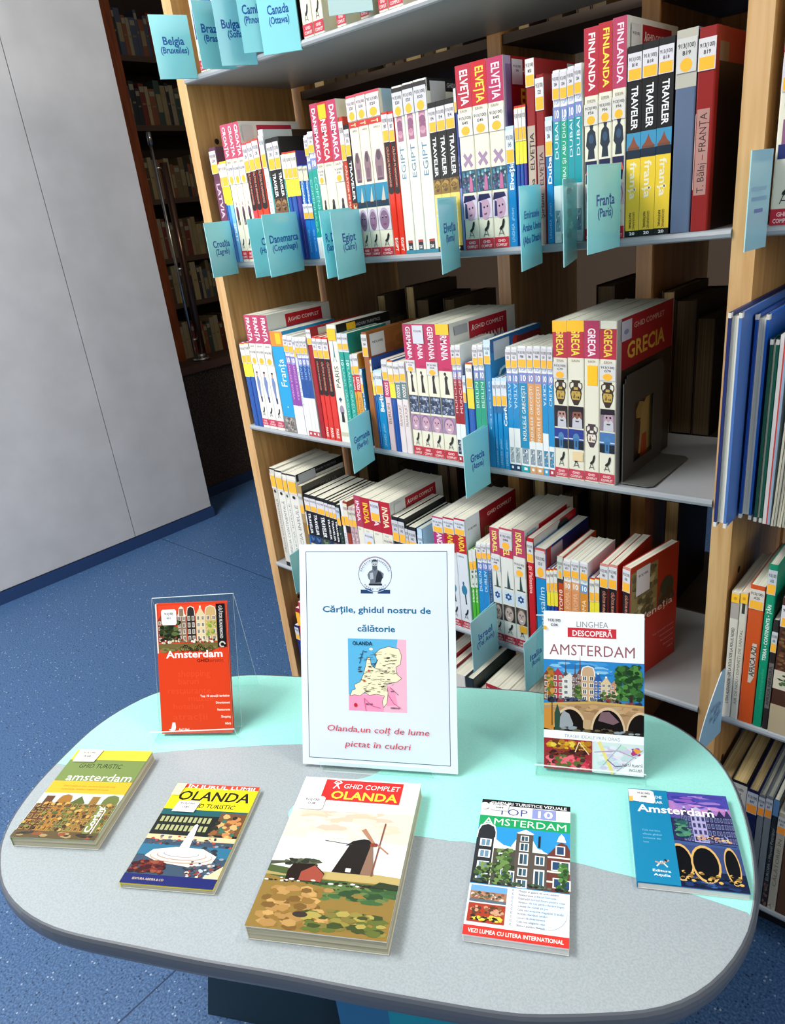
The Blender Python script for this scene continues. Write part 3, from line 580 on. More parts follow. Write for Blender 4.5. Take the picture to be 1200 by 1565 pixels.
    if k == 'grecia':
        e = [('r', 0, .78, 1, 1 if i == 2 else .955, '#B82A3E' if i != 2 else '#B5305A'), ('t', 'GRECIA', 'D', .5, .875, .165, .48, '#F2DC4A' if i in (0, 1) else ('#F6E6EA' if i == 2 else '#F0D24A'), True), ('t', 'EUROPA', 'H', .5, .762, .5, .014, '#8A7A4A', False)]
        if i in (0, 1): e.append(('r', 0, .935, 1, 1, '#FFBE22'))
        def vase(v0, v1, dk='#3A2A1E', lt='#C2A24E'):
            H = v1 - v0; P = lambda a, b: (.5 + a, v0 + b * H)
            return [('p', [P(-.12, 0), P(.12, 0), P(.16, .05), P(.30, .25), (.5 + .36, v0 + .5 * H), P(.28, .68), P(.14, .76), P(.14, .88), P(.26, .94), P(.26, 1), P(-.26, 1), P(-.26, .94), P(-.14, .88), P(-.14, .76), P(-.28, .68), P(-.36, .5), P(-.30, .25), P(-.16, .05)], dk),
                    ('p', [P(-.22, .22), P(.22, .22), P(.29, .44), P(.24, .56), P(-.24, .56), P(-.29, .44)], lt), ('n', .28, v0 + .24 * H, .72, v0 + .54 * H, [dk, lt, '#8A6A34'], 14, .07, .012, 3), ('r', .38, v0 + .62 * H, .62, v0 + .72 * H, lt),
                    ('l', [P(-.30, .62), P(-.38, .74), P(-.36, .88), P(-.2, .92)], .0014, dk), ('l', [P(.30, .62), P(.38, .74), P(.36, .88), P(.2, .92)], .0014, dk)]
        if i == 2: e += vase(.23, .38, '#4A3A40', '#E6DED2') + [('r', .22, .62, .88, .74, '#FFC21E')]
        else:
            e += vase(.49, .645)
            sk = ('#B08880', '#8C5444', '#B89AA6')[0 if i == 0 else 1 if i == 1 else 2]
            e += [('r', .03, .345, .97, .482, '#2A2028' if i < 3 else '#8A7C86'), ('e', .56, .415, .30, .055, sk), ('p', [(.08, .445), (.95, .45), (.92, .482), (.1, .482)], '#1E1620'), ('p', [(.26, .345), (.88, .345), (.86, .40), (.70, .415), (.56, .40), (.42, .415), (.28, .40)], '#C6C6CC'), ('e', .45, .43, .06, .007, '#181018'), ('e', .68, .43, .06, .007, '#181018'), ('p', [(.44, .392), (.7, .392), (.66, .383), (.48, .383)], '#4A3034')]
            e += [('r', .03, .205, .97, .335, '#2A3C8E' if i != 3 else '#4A78B0'), ('r', .03, .205, .97, .26, '#14202E'), ('e', .5, .28, .20, .03, '#4E82B0'), ('r', .36, .205, .64, .28, '#3E78A8'), ('r', .02, .268, .3, .275, '#D8DCE4'), ('r', .7, .268, .98, .275, '#D8DCE4'), ('r', .46, .22, .54, .26, '#22365E')]
        e += chair(.085, .185) + gcbox(.01, .07, '#C43A50')
        if i == 1: e.append(('r', .28, .13, .92, .19, '#E8CFA0'))
        st = sticker(.655, .755, 'G79', 'e', bg='#D9D7D2') if i in (0, 3) else None
        fr = None
        if last: fr = [('r', 0, 0, .07, 1, '#B9B6AE'), ('r', .07, .70, 1, 1, '#A8242E'), ('t', 'GHID COMPLET', 'H', .55, .935, .55, .032, '#E8CFC4', False), ('t', 'GRECIA', 'H', .50, .80, .68, .095, '#E4C04E', True), ('r', .07, 0, 1, .70, '#3E3226'), ('n', .3, 0, .9, .62, ['#5A3A24', '#2E2218', '#8A7A44', '#A8985A'], 40, .12, .08, 6), ('p', [(.40, .10), (.86, .10), (.84, .42), (.6, .5), (.44, .4)], '#B7A566'), ('p', [(.42, .05), (.56, .05), (.54, .22), (.46, .22)], '#B4562E')]
        return dict(base='#E6E2CE', el=e, st=st, d=.200, front=fr, fst=[('r', .05, .87, .22, .985, '#C9CCD8'), ('e', .13, .92, .04, .015, '#8A94B8')] if last else None)
    if k == 'greciawhite': return dict(base='#E2E0D6' if i else '#CFC9BC', el=[('t', ['GRECIA CONTINENTALĂ', 'GRECIA CONTINENTALĂ', 'GRECIA INSULE', 'GRECIA INSULE'][i], 'U', .55, .42, .56, .34, '#6E6A5E', False), ('r', 0, .985, 1, 1, '#1C1A18'), ('r', .1, .0, .9, .045, '#1E1C1A')], st=[('r', .05, .80, .95, .95, '#D6D2C8'), ('r', .1, .82, .95, .93, '#FFB732'), ('e', .5, .775, .16, .016, '#16140F')], d=.15,
            front=[('r', 0, .93, 1, 1, '#141416'), ('t', 'GHIDURI TURISTICE', 'H', .6, .965, .5, .02, '#8A8A90', False), ('r', .05, .87, .4, .99, '#B8BAC0')] if last else None)
    if k == 'tan': return dict(base='#A88B58', el=[('r', 0, .1, 1, .6, '#8C6F3E')], st=sticker(.70, .92, '', bg='#C9C9C2'), d=.14, front=[('r', 0, .86, 1, 1, '#4A463E'), ('t', 'ITALIA', 'H', .6, .93, .4, .03, '#8A867A', True)])
    if k == 'bluesmall': return dict(base='#2C7CC4', el=[('r', 0, .8, 1, 1, '#D9DCE2')], st=[('r', .05, .66, .95, .8, OR)], d=.1)
    if k == 'trav_ind':
        ph = [('#23406E', '#4A6A9A', '#16223E'), ('#23406E', '#4A6A9A', '#16223E'), ('#3A4A3A', '#6A7A5A', '#1A2A1E'), ('#2A4470', '#16223E'), ('#3A3A44', '#6A5A62'), ('#6A3A4E', '#8A5A66', '#3A1E2A')][i]
        return traveler(ph, '#E2C88A', '', '', '', up=.80, ph=(.52, .42))
    if k == 'darkgreen': return dict(base='#2A3A30', el=[('n', 0, .02, 1, .74, ['#3E5244', '#7A8A78', '#1A241E', '#B4B8A8'], 60, .16, .012, 4)], st=sticker(.76, .97, '', bg='#BFC8D8'), d=.13)
    if k == 'whitethin3': return dict(base='#E8EAEE', el=[('t', 'HONG KONG', 'D', .5, .45, .4, .4, '#6A6A78', False)], st=[('r', .05, .74, .95, .84, OR)], d=.12)
    if k == 'redbrown': return dict(base='#9A3A1E', el=[('r', 0, .66, 1, .80, '#2A1410')], st=sticker(.74, .98, '', bg='#E6DCC8'), d=.13)
    if k == 'pinkpat': return dict(base='#C6A8AC', el=[('n', 0, .02, 1, .76, ['#D8BCC0', '#8A6A74', '#B08A94', '#6A5A6A', '#E6D4D2'], 60, .18, .014, 6)], st=sticker(.78, .97, '', bg='#D6CEC0'), d=.13)
    if k == 'india':
        st = {0: None, 1: sticker(.52, .66, '', 'e', bg='#DADCE6'), 2: sticker(.80, .985, '', 'r', bg='#D4D6DE'), 3: sticker(.52, .66, '', 'e', bg='#DCD9CC')}[i]
        e = [('r', 0, .70, 1, 1, ('#B03A58', '#B01C2C', '#B01C30', '#B4142A')[i]), ('t', 'INDIA', 'D', .5, .855, .20, .52, ('#F2DDE2', '#F2C832', '#F2DDE2', '#F4E2C0')[i], True), ('t', 'ASIA', 'H', .4, .675, .4, .015, '#6A9A7A', False)] + [('e', .5, .42, .25, .08, '#6A4A3E')] + chair(.1, .2) + gcbox(.01, .08)
        return dict(base='#E8E6D6', el=e, st=st, d=.172, front=gc_front('INDIA', red='#B41E28') if last else None, fst=[('r', .06, .80, .2, .97, '#E2E0DC')] if last else None)
    if k == 'blackst': return dict(base='#141418', el=[('t', 'INDONEZIA', 'D', .5, .5, .4, .4, '#B7B7BC', True)], st=sticker(.74, .965, 'I42', bg='#C9CAD0'), d=.135)
    if k == 'bluewhite': return dict(base='#1C86C0', el=[('r', 0, .74, 1, 1, '#BFD8EA')], st=sticker(.72, .93, 'I48', bg='#C9DEEE'), d=.11, front=[('r', 0, .72, 1, 1, '#B7D6EA'), ('t', '913(100)', 'H', .6, .92, .4, .03, '#2A3A4A', True)])
    if k == 'irlanda':
        e = [('r', 0, .985, 1, 1, '#B84A70' if i == 0 else '#B22030'), ('r', 0, .70, 1, .86, ('#B02A78', '#B01C28', '#B41C26')[i]), ('t', 'ANDA', 'D', .55, .785, .14, .48, '#F4E6DC' if i == 0 else '#F2D03A', True), ('t', 'EUROPA', 'H', .4, .67, .6, .014, '#5A6A7A', False)]
        e += [('e', .5, .37, .26, .045, '#2E7A9C'), ('e', .45, .43, .08, .018, '#2A6A8A'), ('p', [(.5, .33), (.6, .33), (.66, .24), (.54, .24)], '#22303A')] + chair(.10, .20) + gcbox(.01, .075, '#B02A38')
        return dict(base='#D9DEE4', el=e, st=sticker(.86, .98, 'I-85', bg='#D2D6DE'), d=.172, front=[('r', 0, 0, .26, 1, '#E4E8EE'), ('r', .26, .66, 1, 1, '#8E0E16'), ('t', 'GHID COMPLET', 'H', .66, .93, .5, .032, '#F0D8CC', False), ('t', 'IRLANDA', 'H', .66, .79, .64, .085, '#8A6A30', True), ('r', .26, 0, 1, .66, '#2A1A16'), ('t', '913(100)', 'H', .12, .9, .16, .016, '#33333A', True)] if last else None)
    if k == 'greenthin': return dict(base='#4CAF2E', el=[('r', 0, .56, 1, 1, '#D6DAD2'), ('n', 0, .58, 1, .84, ['#8AA08A', '#5A6A5A', '#C9CFC6'], 20, .3, .014, 3), ('t', 'Irlanda', 'U', .5, .46, .16, .5, '#DFF2D4', True)], st=[('r', 0, .84, 1, 1, '#D9DAD6'), ('r', .05, .78, .95, .87, OR)], d=.1)
    if k == 'top10dublin': return top10('#1A82C2', 'DUBLIN', '#CFE6F4', .20, '#DCE6EA', None, 'U', None, 'D86', (.22, .5), tp=.60)
    if k == 'top10ier': return top10('#1E4E7E', 'IERUSALIM TEL AVIV', '#8AA6C4', .24, '#C9D0D6', '#3A4A5A', 'D', '#16243A', '', (.46, .44), tp=.50)
    if k == 'israel':
        e = [('r', 0, .985, 1, 1, '#C23A50'), ('r', 0, .78 if i != 1 else .76, 1, .985 if i != 1 else .845, ('#B43A5E', '#BE3050', '#B83A62')[i]), ('t', 'ISRAEL' if i != 1 else 'EL', 'D', .5, .885 if i != 1 else .80, .185 if i != 1 else .06, .46, '#F4E27A', True)]
        e += [('p', [(.44, .50), (.70, .50), (.62, .56), (.56, .62), (.54, .66), (.50, .62), (.46, .56)], '#2E4A4C'), ('r', .22, .495, .9, .505, '#3A4A48'), ('r', .10, .365, .92, .475, '#C9DCE8'), ('l', [(.5, .395), (.28, .44), (.72, .44), (.5, .395)], .0022, '#2A4E8E'), ('l', [(.5, .455), (.28, .41), (.72, .41), (.5, .455)], .0022, '#2A4E8E')]
        e += face(.05, .205, .95, .35, '#C0AFA2', '#3A322E', '#6A5E58', True) + chair(.095, .19) + gcbox(.01, .075, '#B41C30')
        if i == 2: e.append(('r', .3, .14, .9, .20, '#F2B42A'))
        st = {0: sticker(.64, .76, 'I48', 'e', bg='#D6D8DC'), 1: sticker(.83, .965, 'I48', 'e', bg='#D2CCD2'), 2: sticker(.62, .75, 'I48', 'e', bg='#DADAD4')}[i]
        return dict(base='#DFE0D8', el=e, st=st, d=.172, front=gc_front('ISRAEL', red='#B81E2A') if last else None, fst=[('r', .03, .84, .2, .97, '#8AC6D8')] if last else None)
    if k == 'palestina': return dict(base='#C4161E', el=[('r', 0, .80, 1, .97, '#D9D6D8'), ('t', 'și Palestina', 'D', .5, .65, .24, .5, '#F0B8B0', True), ('t', 'Litera', 'D', .5, .09, .1, .4, '#F0B8B0', False)], st=sticker(.80, .97, 'I48', bg='#DADADC'), d=.15, front=[('r', 0, .86, .6, 1, '#C9CAC6'), ('r', .1, .84, .3, .95, '#D4D6E0'), ('e', .68, .93, .14, .06, '#1A1A1A')])
    if k == 'ierusalim': return dict(base='#1A88C4', el=[('r', 0, .73, 1, 1, '#C84A40'), ('r', .06, .74, .9, .98, '#D6CFD2'), ('t', 'Ierusalim', 'U', .55, .46, .40, .52, '#CDE6F4', False)], st=sticker(.74, .96, 'I33', 'e', bg='#D9D3D2'), d=.155, front=[('r', 0, 0, .12, 1, '#B03A34'), ('r', .12, 0, 1, 1, '#1A2060'), ('r', .10, .80, .36, .98, '#B9BCC6')])
    if k == 'top10red': return dict(base='#C4461E', el=[('r', 0, .80, 1, 1, '#C9CCBE'), ('r', 0, .76, 1, .80, '#3A3A36'), ('t', 'TOP10', 'U', .55, .60, .20, .56, '#F2D8C4', True), ('r', 0, .10, 1, .40, '#D6DCE8'), ('t', 'ITALIA', 'U', .5, .26, .2, .46, '#8A90A0', True)], st=sticker(.80, .98, 'B77', 'e', bg='#C9CFC4'), d=.12)
    if k == 'top10roma': return top10('#E0935C', 'ROMA', '#F2C6A0', .20, '#E8DCD0', None, 'U', None, 'B77', (.16, .56), ten='#E0A478', tp=.62)
    if k == 'top10romay': return top10('#DE8C2A', 'ROMA', '#F6E4C0', .20, '#E8DCD0', None, 'U', None, 'B77', (.20, .56), ten='#6F9AC4', tp=.56)
    raise KeyError(k)

DESC = {'purple': 'slim wine-red guide hard against the left oak panel', 'pocket': 'yellow and blue pocket guide', 'pocketwide': 'wider yellow and blue pocket guide left of the green Berlin guides', 'pocketlight': 'yellow and sky-blue pocket guide beside the Croatia books',
 'croatia': 'cream guide titled CROAȚIA on a mauve-red block', 'calator': 'red guide with black title panel right of the Croatia books', 'calator_eg': 'red guide with black panel reading EGIPT at its foot', 'calator_par': 'red guide with black panel reading PARIS at its foot',
 'calatorthin': 'narrow brick-red guide just right of the Denmark books', 'calator_ven': 'red guide with black panel before the Venice cover', 'calator_ven1': 'rightmost red guide whose cover reads Veneția on the lower shelf', 'whitethin': 'slim white guide with dark band behind red guides', 'tealthin': 'very thin teal booklet left of the Cuba guides',
 'trav_cuba': 'black guide with brown photo left of thin blue guides', 'top10thin': 'thin teal guide above the Copenhaga card', 'bluecyp': 'short blue guide above the Copenhaga card', 'top10danes': 'teal guide with pale lettering left of the Denmark books', 'danemarca': 'cream guide titled DANEMARCA in white',
 'trav_dan': 'black guide with yellow foot between Denmark and Egypt books', 'egipt': 'cream Egypt guide with pharaoh statue and sailboat photo', 'egiptwhite': 'tall white guide lettered EGIPT up the spine', 'trav_eg': 'black guide with gold photo and yellow egipt foot', 'bluetall': 'thin dark blue book squeezed left of the Switzerland guides',
 'elvetia': 'thick cream guide titled ELVEȚIA on red block', 'linghea_elv': 'bright blue pocket guide lettered Elveția', 'linghea_dub': 'bright blue pocket guide lettered Dubai', 'mendrea': 'dark red book with tan strip lettered Mendrea', 'elvred': 'dark red book with tan strip left of blue Dubai guide', 'top10dub': 'teal city guide in the Dubai set',
 'finlanda': 'cream guide titled FINLANDA with dark bronze figure', 'trav_fra': 'black and yellow guide lettered franța with abbey island photo', 'graytape': 'grey-blue hardback with beige taped top', 'balaj': 'red hardback lettered T. Bălaj FRANȚA', 'franta': 'white guide titled FRANȚA with blue-coated man',
 'frantablue': 'sky-blue guide lettered Franța with orange top', 'top10purple': 'purple and white slim guide right of blue France guide', 'whitethin2': 'very slim white guide left of the blue Paris guides', 'top10paris': 'dark blue over white slim PARIS guide', 'darkred': 'dark red book leaning over the blue Paris guides',
 'pariswhite': 'white guide lettered PARIS with drawn tower', 'top10teal3': 'teal slim guide right of the white Paris guide', 'fodorred': 'small guide with red band and ochre foot', 'fodorpink': 'small guide with crimson band and pale pink foot', 'fodorgray': 'small guide with grey-green band and pale foot', 'linghea_par': 'slim bright blue pocket guide lettered Paris',
 'brown': 'brown leather-look book with two white labels on the middle shelf', 'linghea_ger': 'blue pocket guide right of the Germania card', 'germania': 'guide titled GERMANIA in a crimson block', 'top10mun': 'dark red slim guide lettered MUNCHEN', 'linghea_mun': 'short blue pocket guide right of the Munchen guides', 'top10ber': 'green slim guide lettered BERLIN',
 'blueG': 'blue guide with big pale G on its cover', 'linghea_corfu': 'small blue pocket guide right of the Grecia card', 'top10atena': 'blue slim guide lettered ATENA', 'top10insule': 'slim guide lettered INSULELE GRECEȘTI', 'top10creta': 'blue slim guide lettered CRETA', 'grecia': 'thick cream guide titled GRECIA with painted vase',
 'greciawhite': 'tall off-white guide lettered GRECIA up its spine', 'tan': 'tan book between white Greece guides and black guides', 'bluesmall': 'thin short blue booklet beside the tan book', 'trav_ind': 'black guide with white lettering above the poster', 'darkgreen': 'dark green patterned book right of the black guides', 'whitethin3': 'slim white book left of a red-brown one',
 'redbrown': 'red-brown book with wide pale label left of India guides', 'pinkpat': 'pinkish patterned book left of the India guides', 'india': 'cream guide titled INDIA on a red block', 'blackst': 'black guide with grey label right of India guides', 'bluewhite': 'blue and pale book whose cover faces the Ireland guides', 'irlanda': 'pale guide of the Ireland set with red ANDA block',
 'greenthin': 'thin green and white guide right of Ireland guides', 'top10dublin': 'blue slim guide lettered DUBLIN', 'top10ier': 'narrow dark blue guide left of the Israel guides', 'israel': 'guide titled ISRAEL with blue star and smiling child', 'palestina': 'red guide lettered Palestina right of the Israel guides', 'ierusalim': 'thick blue guide lettered Ierusalim with navy cover',
 'top10red': 'orange-red guide lettered TOP10 on the lower shelf', 'top10roma': 'pale orange slim guide beside the yellow ROMA one', 'top10romay': 'orange guide lettered ROMA under blue 10 box'}
PWHERE = ['left of the CROAȚIA books', 'above the Copenhaga card', 'right of the blue Elveția guide', 'at the left end of the middle shelf', 'left of the short blue guide by the Germania card', 'between crimson and grey-green banded guides', 'right of the blue Ierusalim guide', 'left of the red Venice guides']

OUTL = [(1.2242, -0.3542), (1.2286, -0.391), (1.2262, -0.4279), (1.2174, -0.4639), (1.2015, -0.4971), (1.1781, -0.5255), (1.15, -0.5499), (1.121, -0.5734), (1.091, -0.5954), (1.0587, -0.6139), (1.0256, -0.6311), (0.9923, -0.6482), (0.959, -0.6651), (0.9255, -0.6817), (0.8919, -0.6981), (0.8586, -0.715), (0.8255, -0.7323), (0.7923, -0.7494), (0.7588, -0.7659), (0.7252, -0.7822), (0.6915, -0.7985), (0.6578, -0.8145), (0.6232, -0.8285), (0.5873, -0.838), (0.5504, -0.8424), (0.5136, -0.8406), (0.4781, -0.8306), (0.4446, -0.8152), (0.4158, -0.7926), (0.3919, -0.7643), (0.3716, -0.7332), (0.3553, -0.6997), (0.3406, -0.6654), (0.3279, -0.6305), (0.3216, -0.5943), (0.3221, -0.5573), (0.3292, -0.5213), (0.3458, -0.489), (0.3677, -0.4589), (0.3905, -0.4294), (0.4163, -0.4032), (0.4469, -0.3822), (0.4795, -0.364), (0.5126, -0.3466), (0.5459, -0.3297), (0.5793, -0.313), (0.6127, -0.2962), (0.6461, -0.2795), (0.6795, -0.2628), (0.7129, -0.2461), (0.7462, -0.2292), (0.7793, -0.2118), (0.8125, -0.1946), (0.8461, -0.1785), (0.881, -0.1657), (0.9169, -0.1554), (0.953, -0.1455), (0.989, -0.1361), (1.0255, -0.1311), (1.0615, -0.1362), (1.0956, -0.1502), (1.1263, -0.1707), (1.1517, -0.1973), (1.1723, -0.2283), (1.1899, -0.2611), (1.2053, -0.2951), (1.218, -0.3302)]
CURVE = [(0.3583, -0.7051), (0.4656, -0.5963), (0.612, -0.478), (0.6876, -0.4307), (0.7349, -0.4119), (0.7635, -0.4162), (0.7693, -0.435), (0.7633, -0.4525), (0.7518, -0.4677), (0.7299, -0.4986), (0.7181, -0.5238), (0.7162, -0.5444), (0.719, -0.5573), (0.7242, -0.563), (0.7335, -0.5656), (0.7575, -0.5603), (0.8189, -0.5284), (0.8768, -0.4938), (0.9192, -0.4734), (0.9448, -0.4594), (1.0486, -0.4178), (1.087, -0.4054), (1.1148, -0.3963), (1.1763, -0.3801), (1.2296, -0.3688)]
SHELVED = [
 (2, 'purple', [(0.059, 0.0808, 0.2116)]),
 (2, 'pocket', [(0.081, 0.0855, 0.1841)]),
 (2, 'pocketlight', [(0.0857, 0.1062, 0.1846)]),
 (2, 'croatia', [(0.1064, 0.1256, 0.245), (0.1258, 0.1434, 0.2449), (0.1436, 0.1625, 0.2452)]),
 (2, 'calator', [(0.1627, 0.1762, 0.2082), (0.1764, 0.1921, 0.2096), (0.1923, 0.2096, 0.2117)]),
 (2, 'whitethin', [(0.2126, 0.2262, 0.224)]),
 (2, 'tealthin', [(0.2264, 0.2304, 0.1862)]),
 (2, 'trav_cuba', [(0.2306, 0.2486, 0.2074), (0.2488, 0.2643, 0.2081)]),
 (2, 'top10thin', [(0.2645, 0.2685, 0.1779)]),
 (2, 'pocket', [(0.2687, 0.2774, 0.1815), (0.2776, 0.291, 0.181), (0.2912, 0.3048, 0.1808)]),
 (2, 'bluecyp', [(0.305, 0.3178, 0.1565), (0.318, 0.3301, 0.1556)]),
 (2, 'top10danes', [(0.3303, 0.3397, 0.2007), (0.3399, 0.3543, 0.2049)]),
 (2, 'danemarca', [(0.3545, 0.3709, 0.2439), (0.3711, 0.3945, 0.2436), (0.3947, 0.4161, 0.2435)]),
 (2, 'calatorthin', [(0.4172, 0.4277, 0.216)]),
 (2, 'trav_dan', [(0.4279, 0.4396, 0.2037)]),
 (2, 'egipt', [(0.4398, 0.4603, 0.2422), (0.4605, 0.4824, 0.2426), (0.4826, 0.5109, 0.2426)]),
 (2, 'calator_eg', [(0.5111, 0.5237, 0.2088), (0.5239, 0.5357, 0.2076)]),
 (2, 'egiptwhite', [(0.5364, 0.5571, 0.2391), (0.5573, 0.5787, 0.2399), (0.5789, 0.6033, 0.2403)]),
 (2, 'trav_eg', [(0.6035, 0.6175, 0.2068), (0.6177, 0.634, 0.207), (0.6342, 0.6513, 0.2073)]),
 (2, 'bluetall', [(0.6515, 0.6559, 0.2175)]),
 (2, 'elvetia', [(0.6561, 0.6819, 0.2436), (0.6821, 0.7082, 0.2435), (0.7084, 0.7346, 0.2427)]),
 (2, 'linghea_elv', [(0.7348, 0.7484, 0.1565)]),
 (2, 'pocket', [(0.75, 0.7562, 0.1789), (0.7564, 0.762, 0.1787), (0.7622, 0.7677, 0.1787)]),
 (2, 'mendrea', [(0.7694, 0.7832, 0.2295)]),
 (2, 'elvred', [(0.7834, 0.7966, 0.2093)]),
 (2, 'linghea_dub', [(0.7968, 0.8077, 0.1583)]),
 (2, 'top10dub', [(0.8086, 0.8191, 0.2091), (0.8193, 0.8298, 0.2083), (0.83, 0.8397, 0.2092), (0.8399, 0.8504, 0.2105)]),
 (2, 'finlanda', [(0.8534, 0.8728, 0.245), (0.873, 0.8909, 0.2461), (0.8911, 0.9092, 0.2472)]),
 (2, 'trav_fra', [(0.9108, 0.9288, 0.2136), (0.929, 0.9483, 0.2138), (0.9485, 0.9671, 0.2139)]),
 (2, 'graytape', [(0.969, 0.9931, 0.2167)]),
 (2, 'balaj', [(0.9939, 1.0143, 0.2138)]),
 (3, 'pocket', [(0.0415, 0.0579, 0.1858), (0.0581, 0.0734, 0.1882)]),
 (3, 'franta', [(0.0736, 0.0957, 0.2452), (0.0959, 0.122, 0.2459), (0.1222, 0.1476, 0.2458)]),
 (3, 'frantablue', [(0.149, 0.1878, 0.2146)]),
 (3, 'top10purple', [(0.188, 0.2016, 0.208), (0.2018, 0.2166, 0.207)]),
 (3, 'whitethin2', [(0.2168, 0.2237, 0.2055)]),
 (3, 'top10paris', [(0.2239, 0.2364, 0.2053), (0.2366, 0.2477, 0.2058), (0.2479, 0.2579, 0.206)]),
 (3, 'darkred', [(0.2618, 0.2752, 0.224)]),
 (3, 'calator_par', [(0.2754, 0.2872, 0.2086), (0.2874, 0.3026, 0.2083), (0.3028, 0.3193, 0.2081)]),
 (3, 'pariswhite', [(0.3203, 0.3454, 0.2322)]),
 (3, 'top10teal3', [(0.3456, 0.3582, 0.2171), (0.3584, 0.3737, 0.2171)]),
 (3, 'fodorred', [(0.3739, 0.3797, 0.1789), (0.3799, 0.3941, 0.1806)]),
 (3, 'linghea_par', [(0.3943, 0.4004, 0.1526)]),
 (3, 'brown', [(0.4094, 0.4239, 0.2204)]),
 (3, 'pocket', [(0.4241, 0.4281, 0.1741)]),
 (3, 'linghea_ger', [(0.4283, 0.4319, 0.1513), (0.4321, 0.4503, 0.1533)]),
 (3, 'fodorpink', [(0.4517, 0.4659, 0.173)]),
 (3, 'pocket', [(0.4661, 0.4794, 0.1727)]),
 (3, 'fodorgray', [(0.4796, 0.4934, 0.1698), (0.4936, 0.5073, 0.172)]),
 (3, 'germania', [(0.5105, 0.5321, 0.2375), (0.5323, 0.5568, 0.2378), (0.557, 0.5821, 0.2381), (0.5823, 0.6114, 0.2384)]),
 (3, 'top10mun', [(0.6116, 0.6202, 0.2041), (0.6204, 0.6312, 0.2048)]),
 (3, 'linghea_mun', [(0.6314, 0.6377, 0.1549)]),
 (3, 'pocketwide', [(0.6393, 0.6527, 0.1767)]),
 (3, 'top10ber', [(0.6548, 0.6652, 0.2055), (0.6654, 0.6762, 0.2065)]),
 (3, 'blueG', [(0.6773, 0.6902, 0.2141)]),
 (3, 'linghea_corfu', [(0.6904, 0.6967, 0.1535), (0.6969, 0.7067, 0.1541), (0.7069, 0.7178, 0.1552)]),
 (3, 'top10atena', [(0.718, 0.7279, 0.204), (0.7281, 0.7394, 0.2041)]),
 (3, 'top10insule', [(0.74, 0.7557, 0.2062), (0.7559, 0.7673, 0.2062), (0.7675, 0.7804, 0.2066)]),
 (3, 'top10creta', [(0.7808, 0.7909, 0.2063), (0.7911, 0.801, 0.206)]),
 (3, 'grecia', [(0.8012, 0.8248, 0.244), (0.825, 0.8517, 0.2446), (0.8519, 0.8756, 0.2442), (0.8758, 0.9011, 0.2435)]),
 (4, 'greciawhite', [(0.0637, 0.0818, 0.2526), (0.082, 0.1068, 0.2504), (0.107, 0.1219, 0.2476), (0.1221, 0.1529, 0.2484)]),
 (4, 'tan', [(0.1531, 0.1669, 0.225)]),
 (4, 'bluesmall', [(0.1671, 0.1711, 0.1645)]),
 (4, 'trav_ind', [(0.1718, 0.1892, 0.209), (0.1894, 0.2101, 0.209), (0.2103, 0.2363, 0.2084), (0.2365, 0.2481, 0.2076), (0.2483, 0.2603, 0.2068), (0.2605, 0.2709, 0.2068)]),
 (4, 'darkgreen', [(0.2711, 0.2822, 0.2029)]),
 (4, 'whitethin3', [(0.2853, 0.2948, 0.2138)]),
 (4, 'redbrown', [(0.295, 0.3081, 0.2155)]),
 (4, 'pinkpat', [(0.3083, 0.3189, 0.2048), (0.3191, 0.3305, 0.206)]),
 (4, 'india', [(0.3307, 0.3484, 0.2363), (0.3486, 0.3756, 0.2354), (0.3758, 0.4016, 0.2353), (0.4018, 0.4304, 0.2362)]),
 (4, 'blackst', [(0.4313, 0.4485, 0.2093), (0.4487, 0.4652, 0.209), (0.4654, 0.473, 0.1966), (0.4732, 0.4931, 0.1957)]),
 (4, 'bluewhite', [(0.4965, 0.5086, 0.1969)]),
 (4, 'irlanda', [(0.5374, 0.5629, 0.2317), (0.5631, 0.5888, 0.235), (0.589, 0.6139, 0.238)]),
 (4, 'greenthin', [(0.6176, 0.6261, 0.1779), (0.6263, 0.6336, 0.182)]),
 (4, 'top10dublin', [(0.6353, 0.6467, 0.1973), (0.6469, 0.6582, 0.2002)]),
 (4, 'top10ier', [(0.6591, 0.667, 0.2017)]),
 (4, 'israel', [(0.6672, 0.6872, 0.2355), (0.6874, 0.7144, 0.2391), (0.7146, 0.7393, 0.2423)]),
 (4, 'palestina', [(0.7432, 0.7562, 0.2308)]),
 (4, 'ierusalim', [(0.7585, 0.7798, 0.2158)]),
 (4, 'pocket', [(0.78, 0.7867, 0.1796), (0.7869, 0.7937, 0.1819), (0.7939, 0.801, 0.1843)]),
 (4, 'top10red', [(0.8012, 0.812, 0.2091)]),
 (4, 'top10roma', [(0.8124, 0.8266, 0.2062), (0.8268, 0.8417, 0.2084)]),
 (4, 'top10romay', [(0.8427, 0.8568, 0.2089)]),
 (4, 'pocket', [(0.8598, 0.8688, 0.1835), (0.869, 0.8771, 0.186)]),
 (4, 'calator_ven', [(0.8778, 0.8922, 0.2136), (0.8924, 0.9074, 0.2152)]),
 (4, 'calator_ven1', [(0.9163, 0.9307, 0.217)]),
]
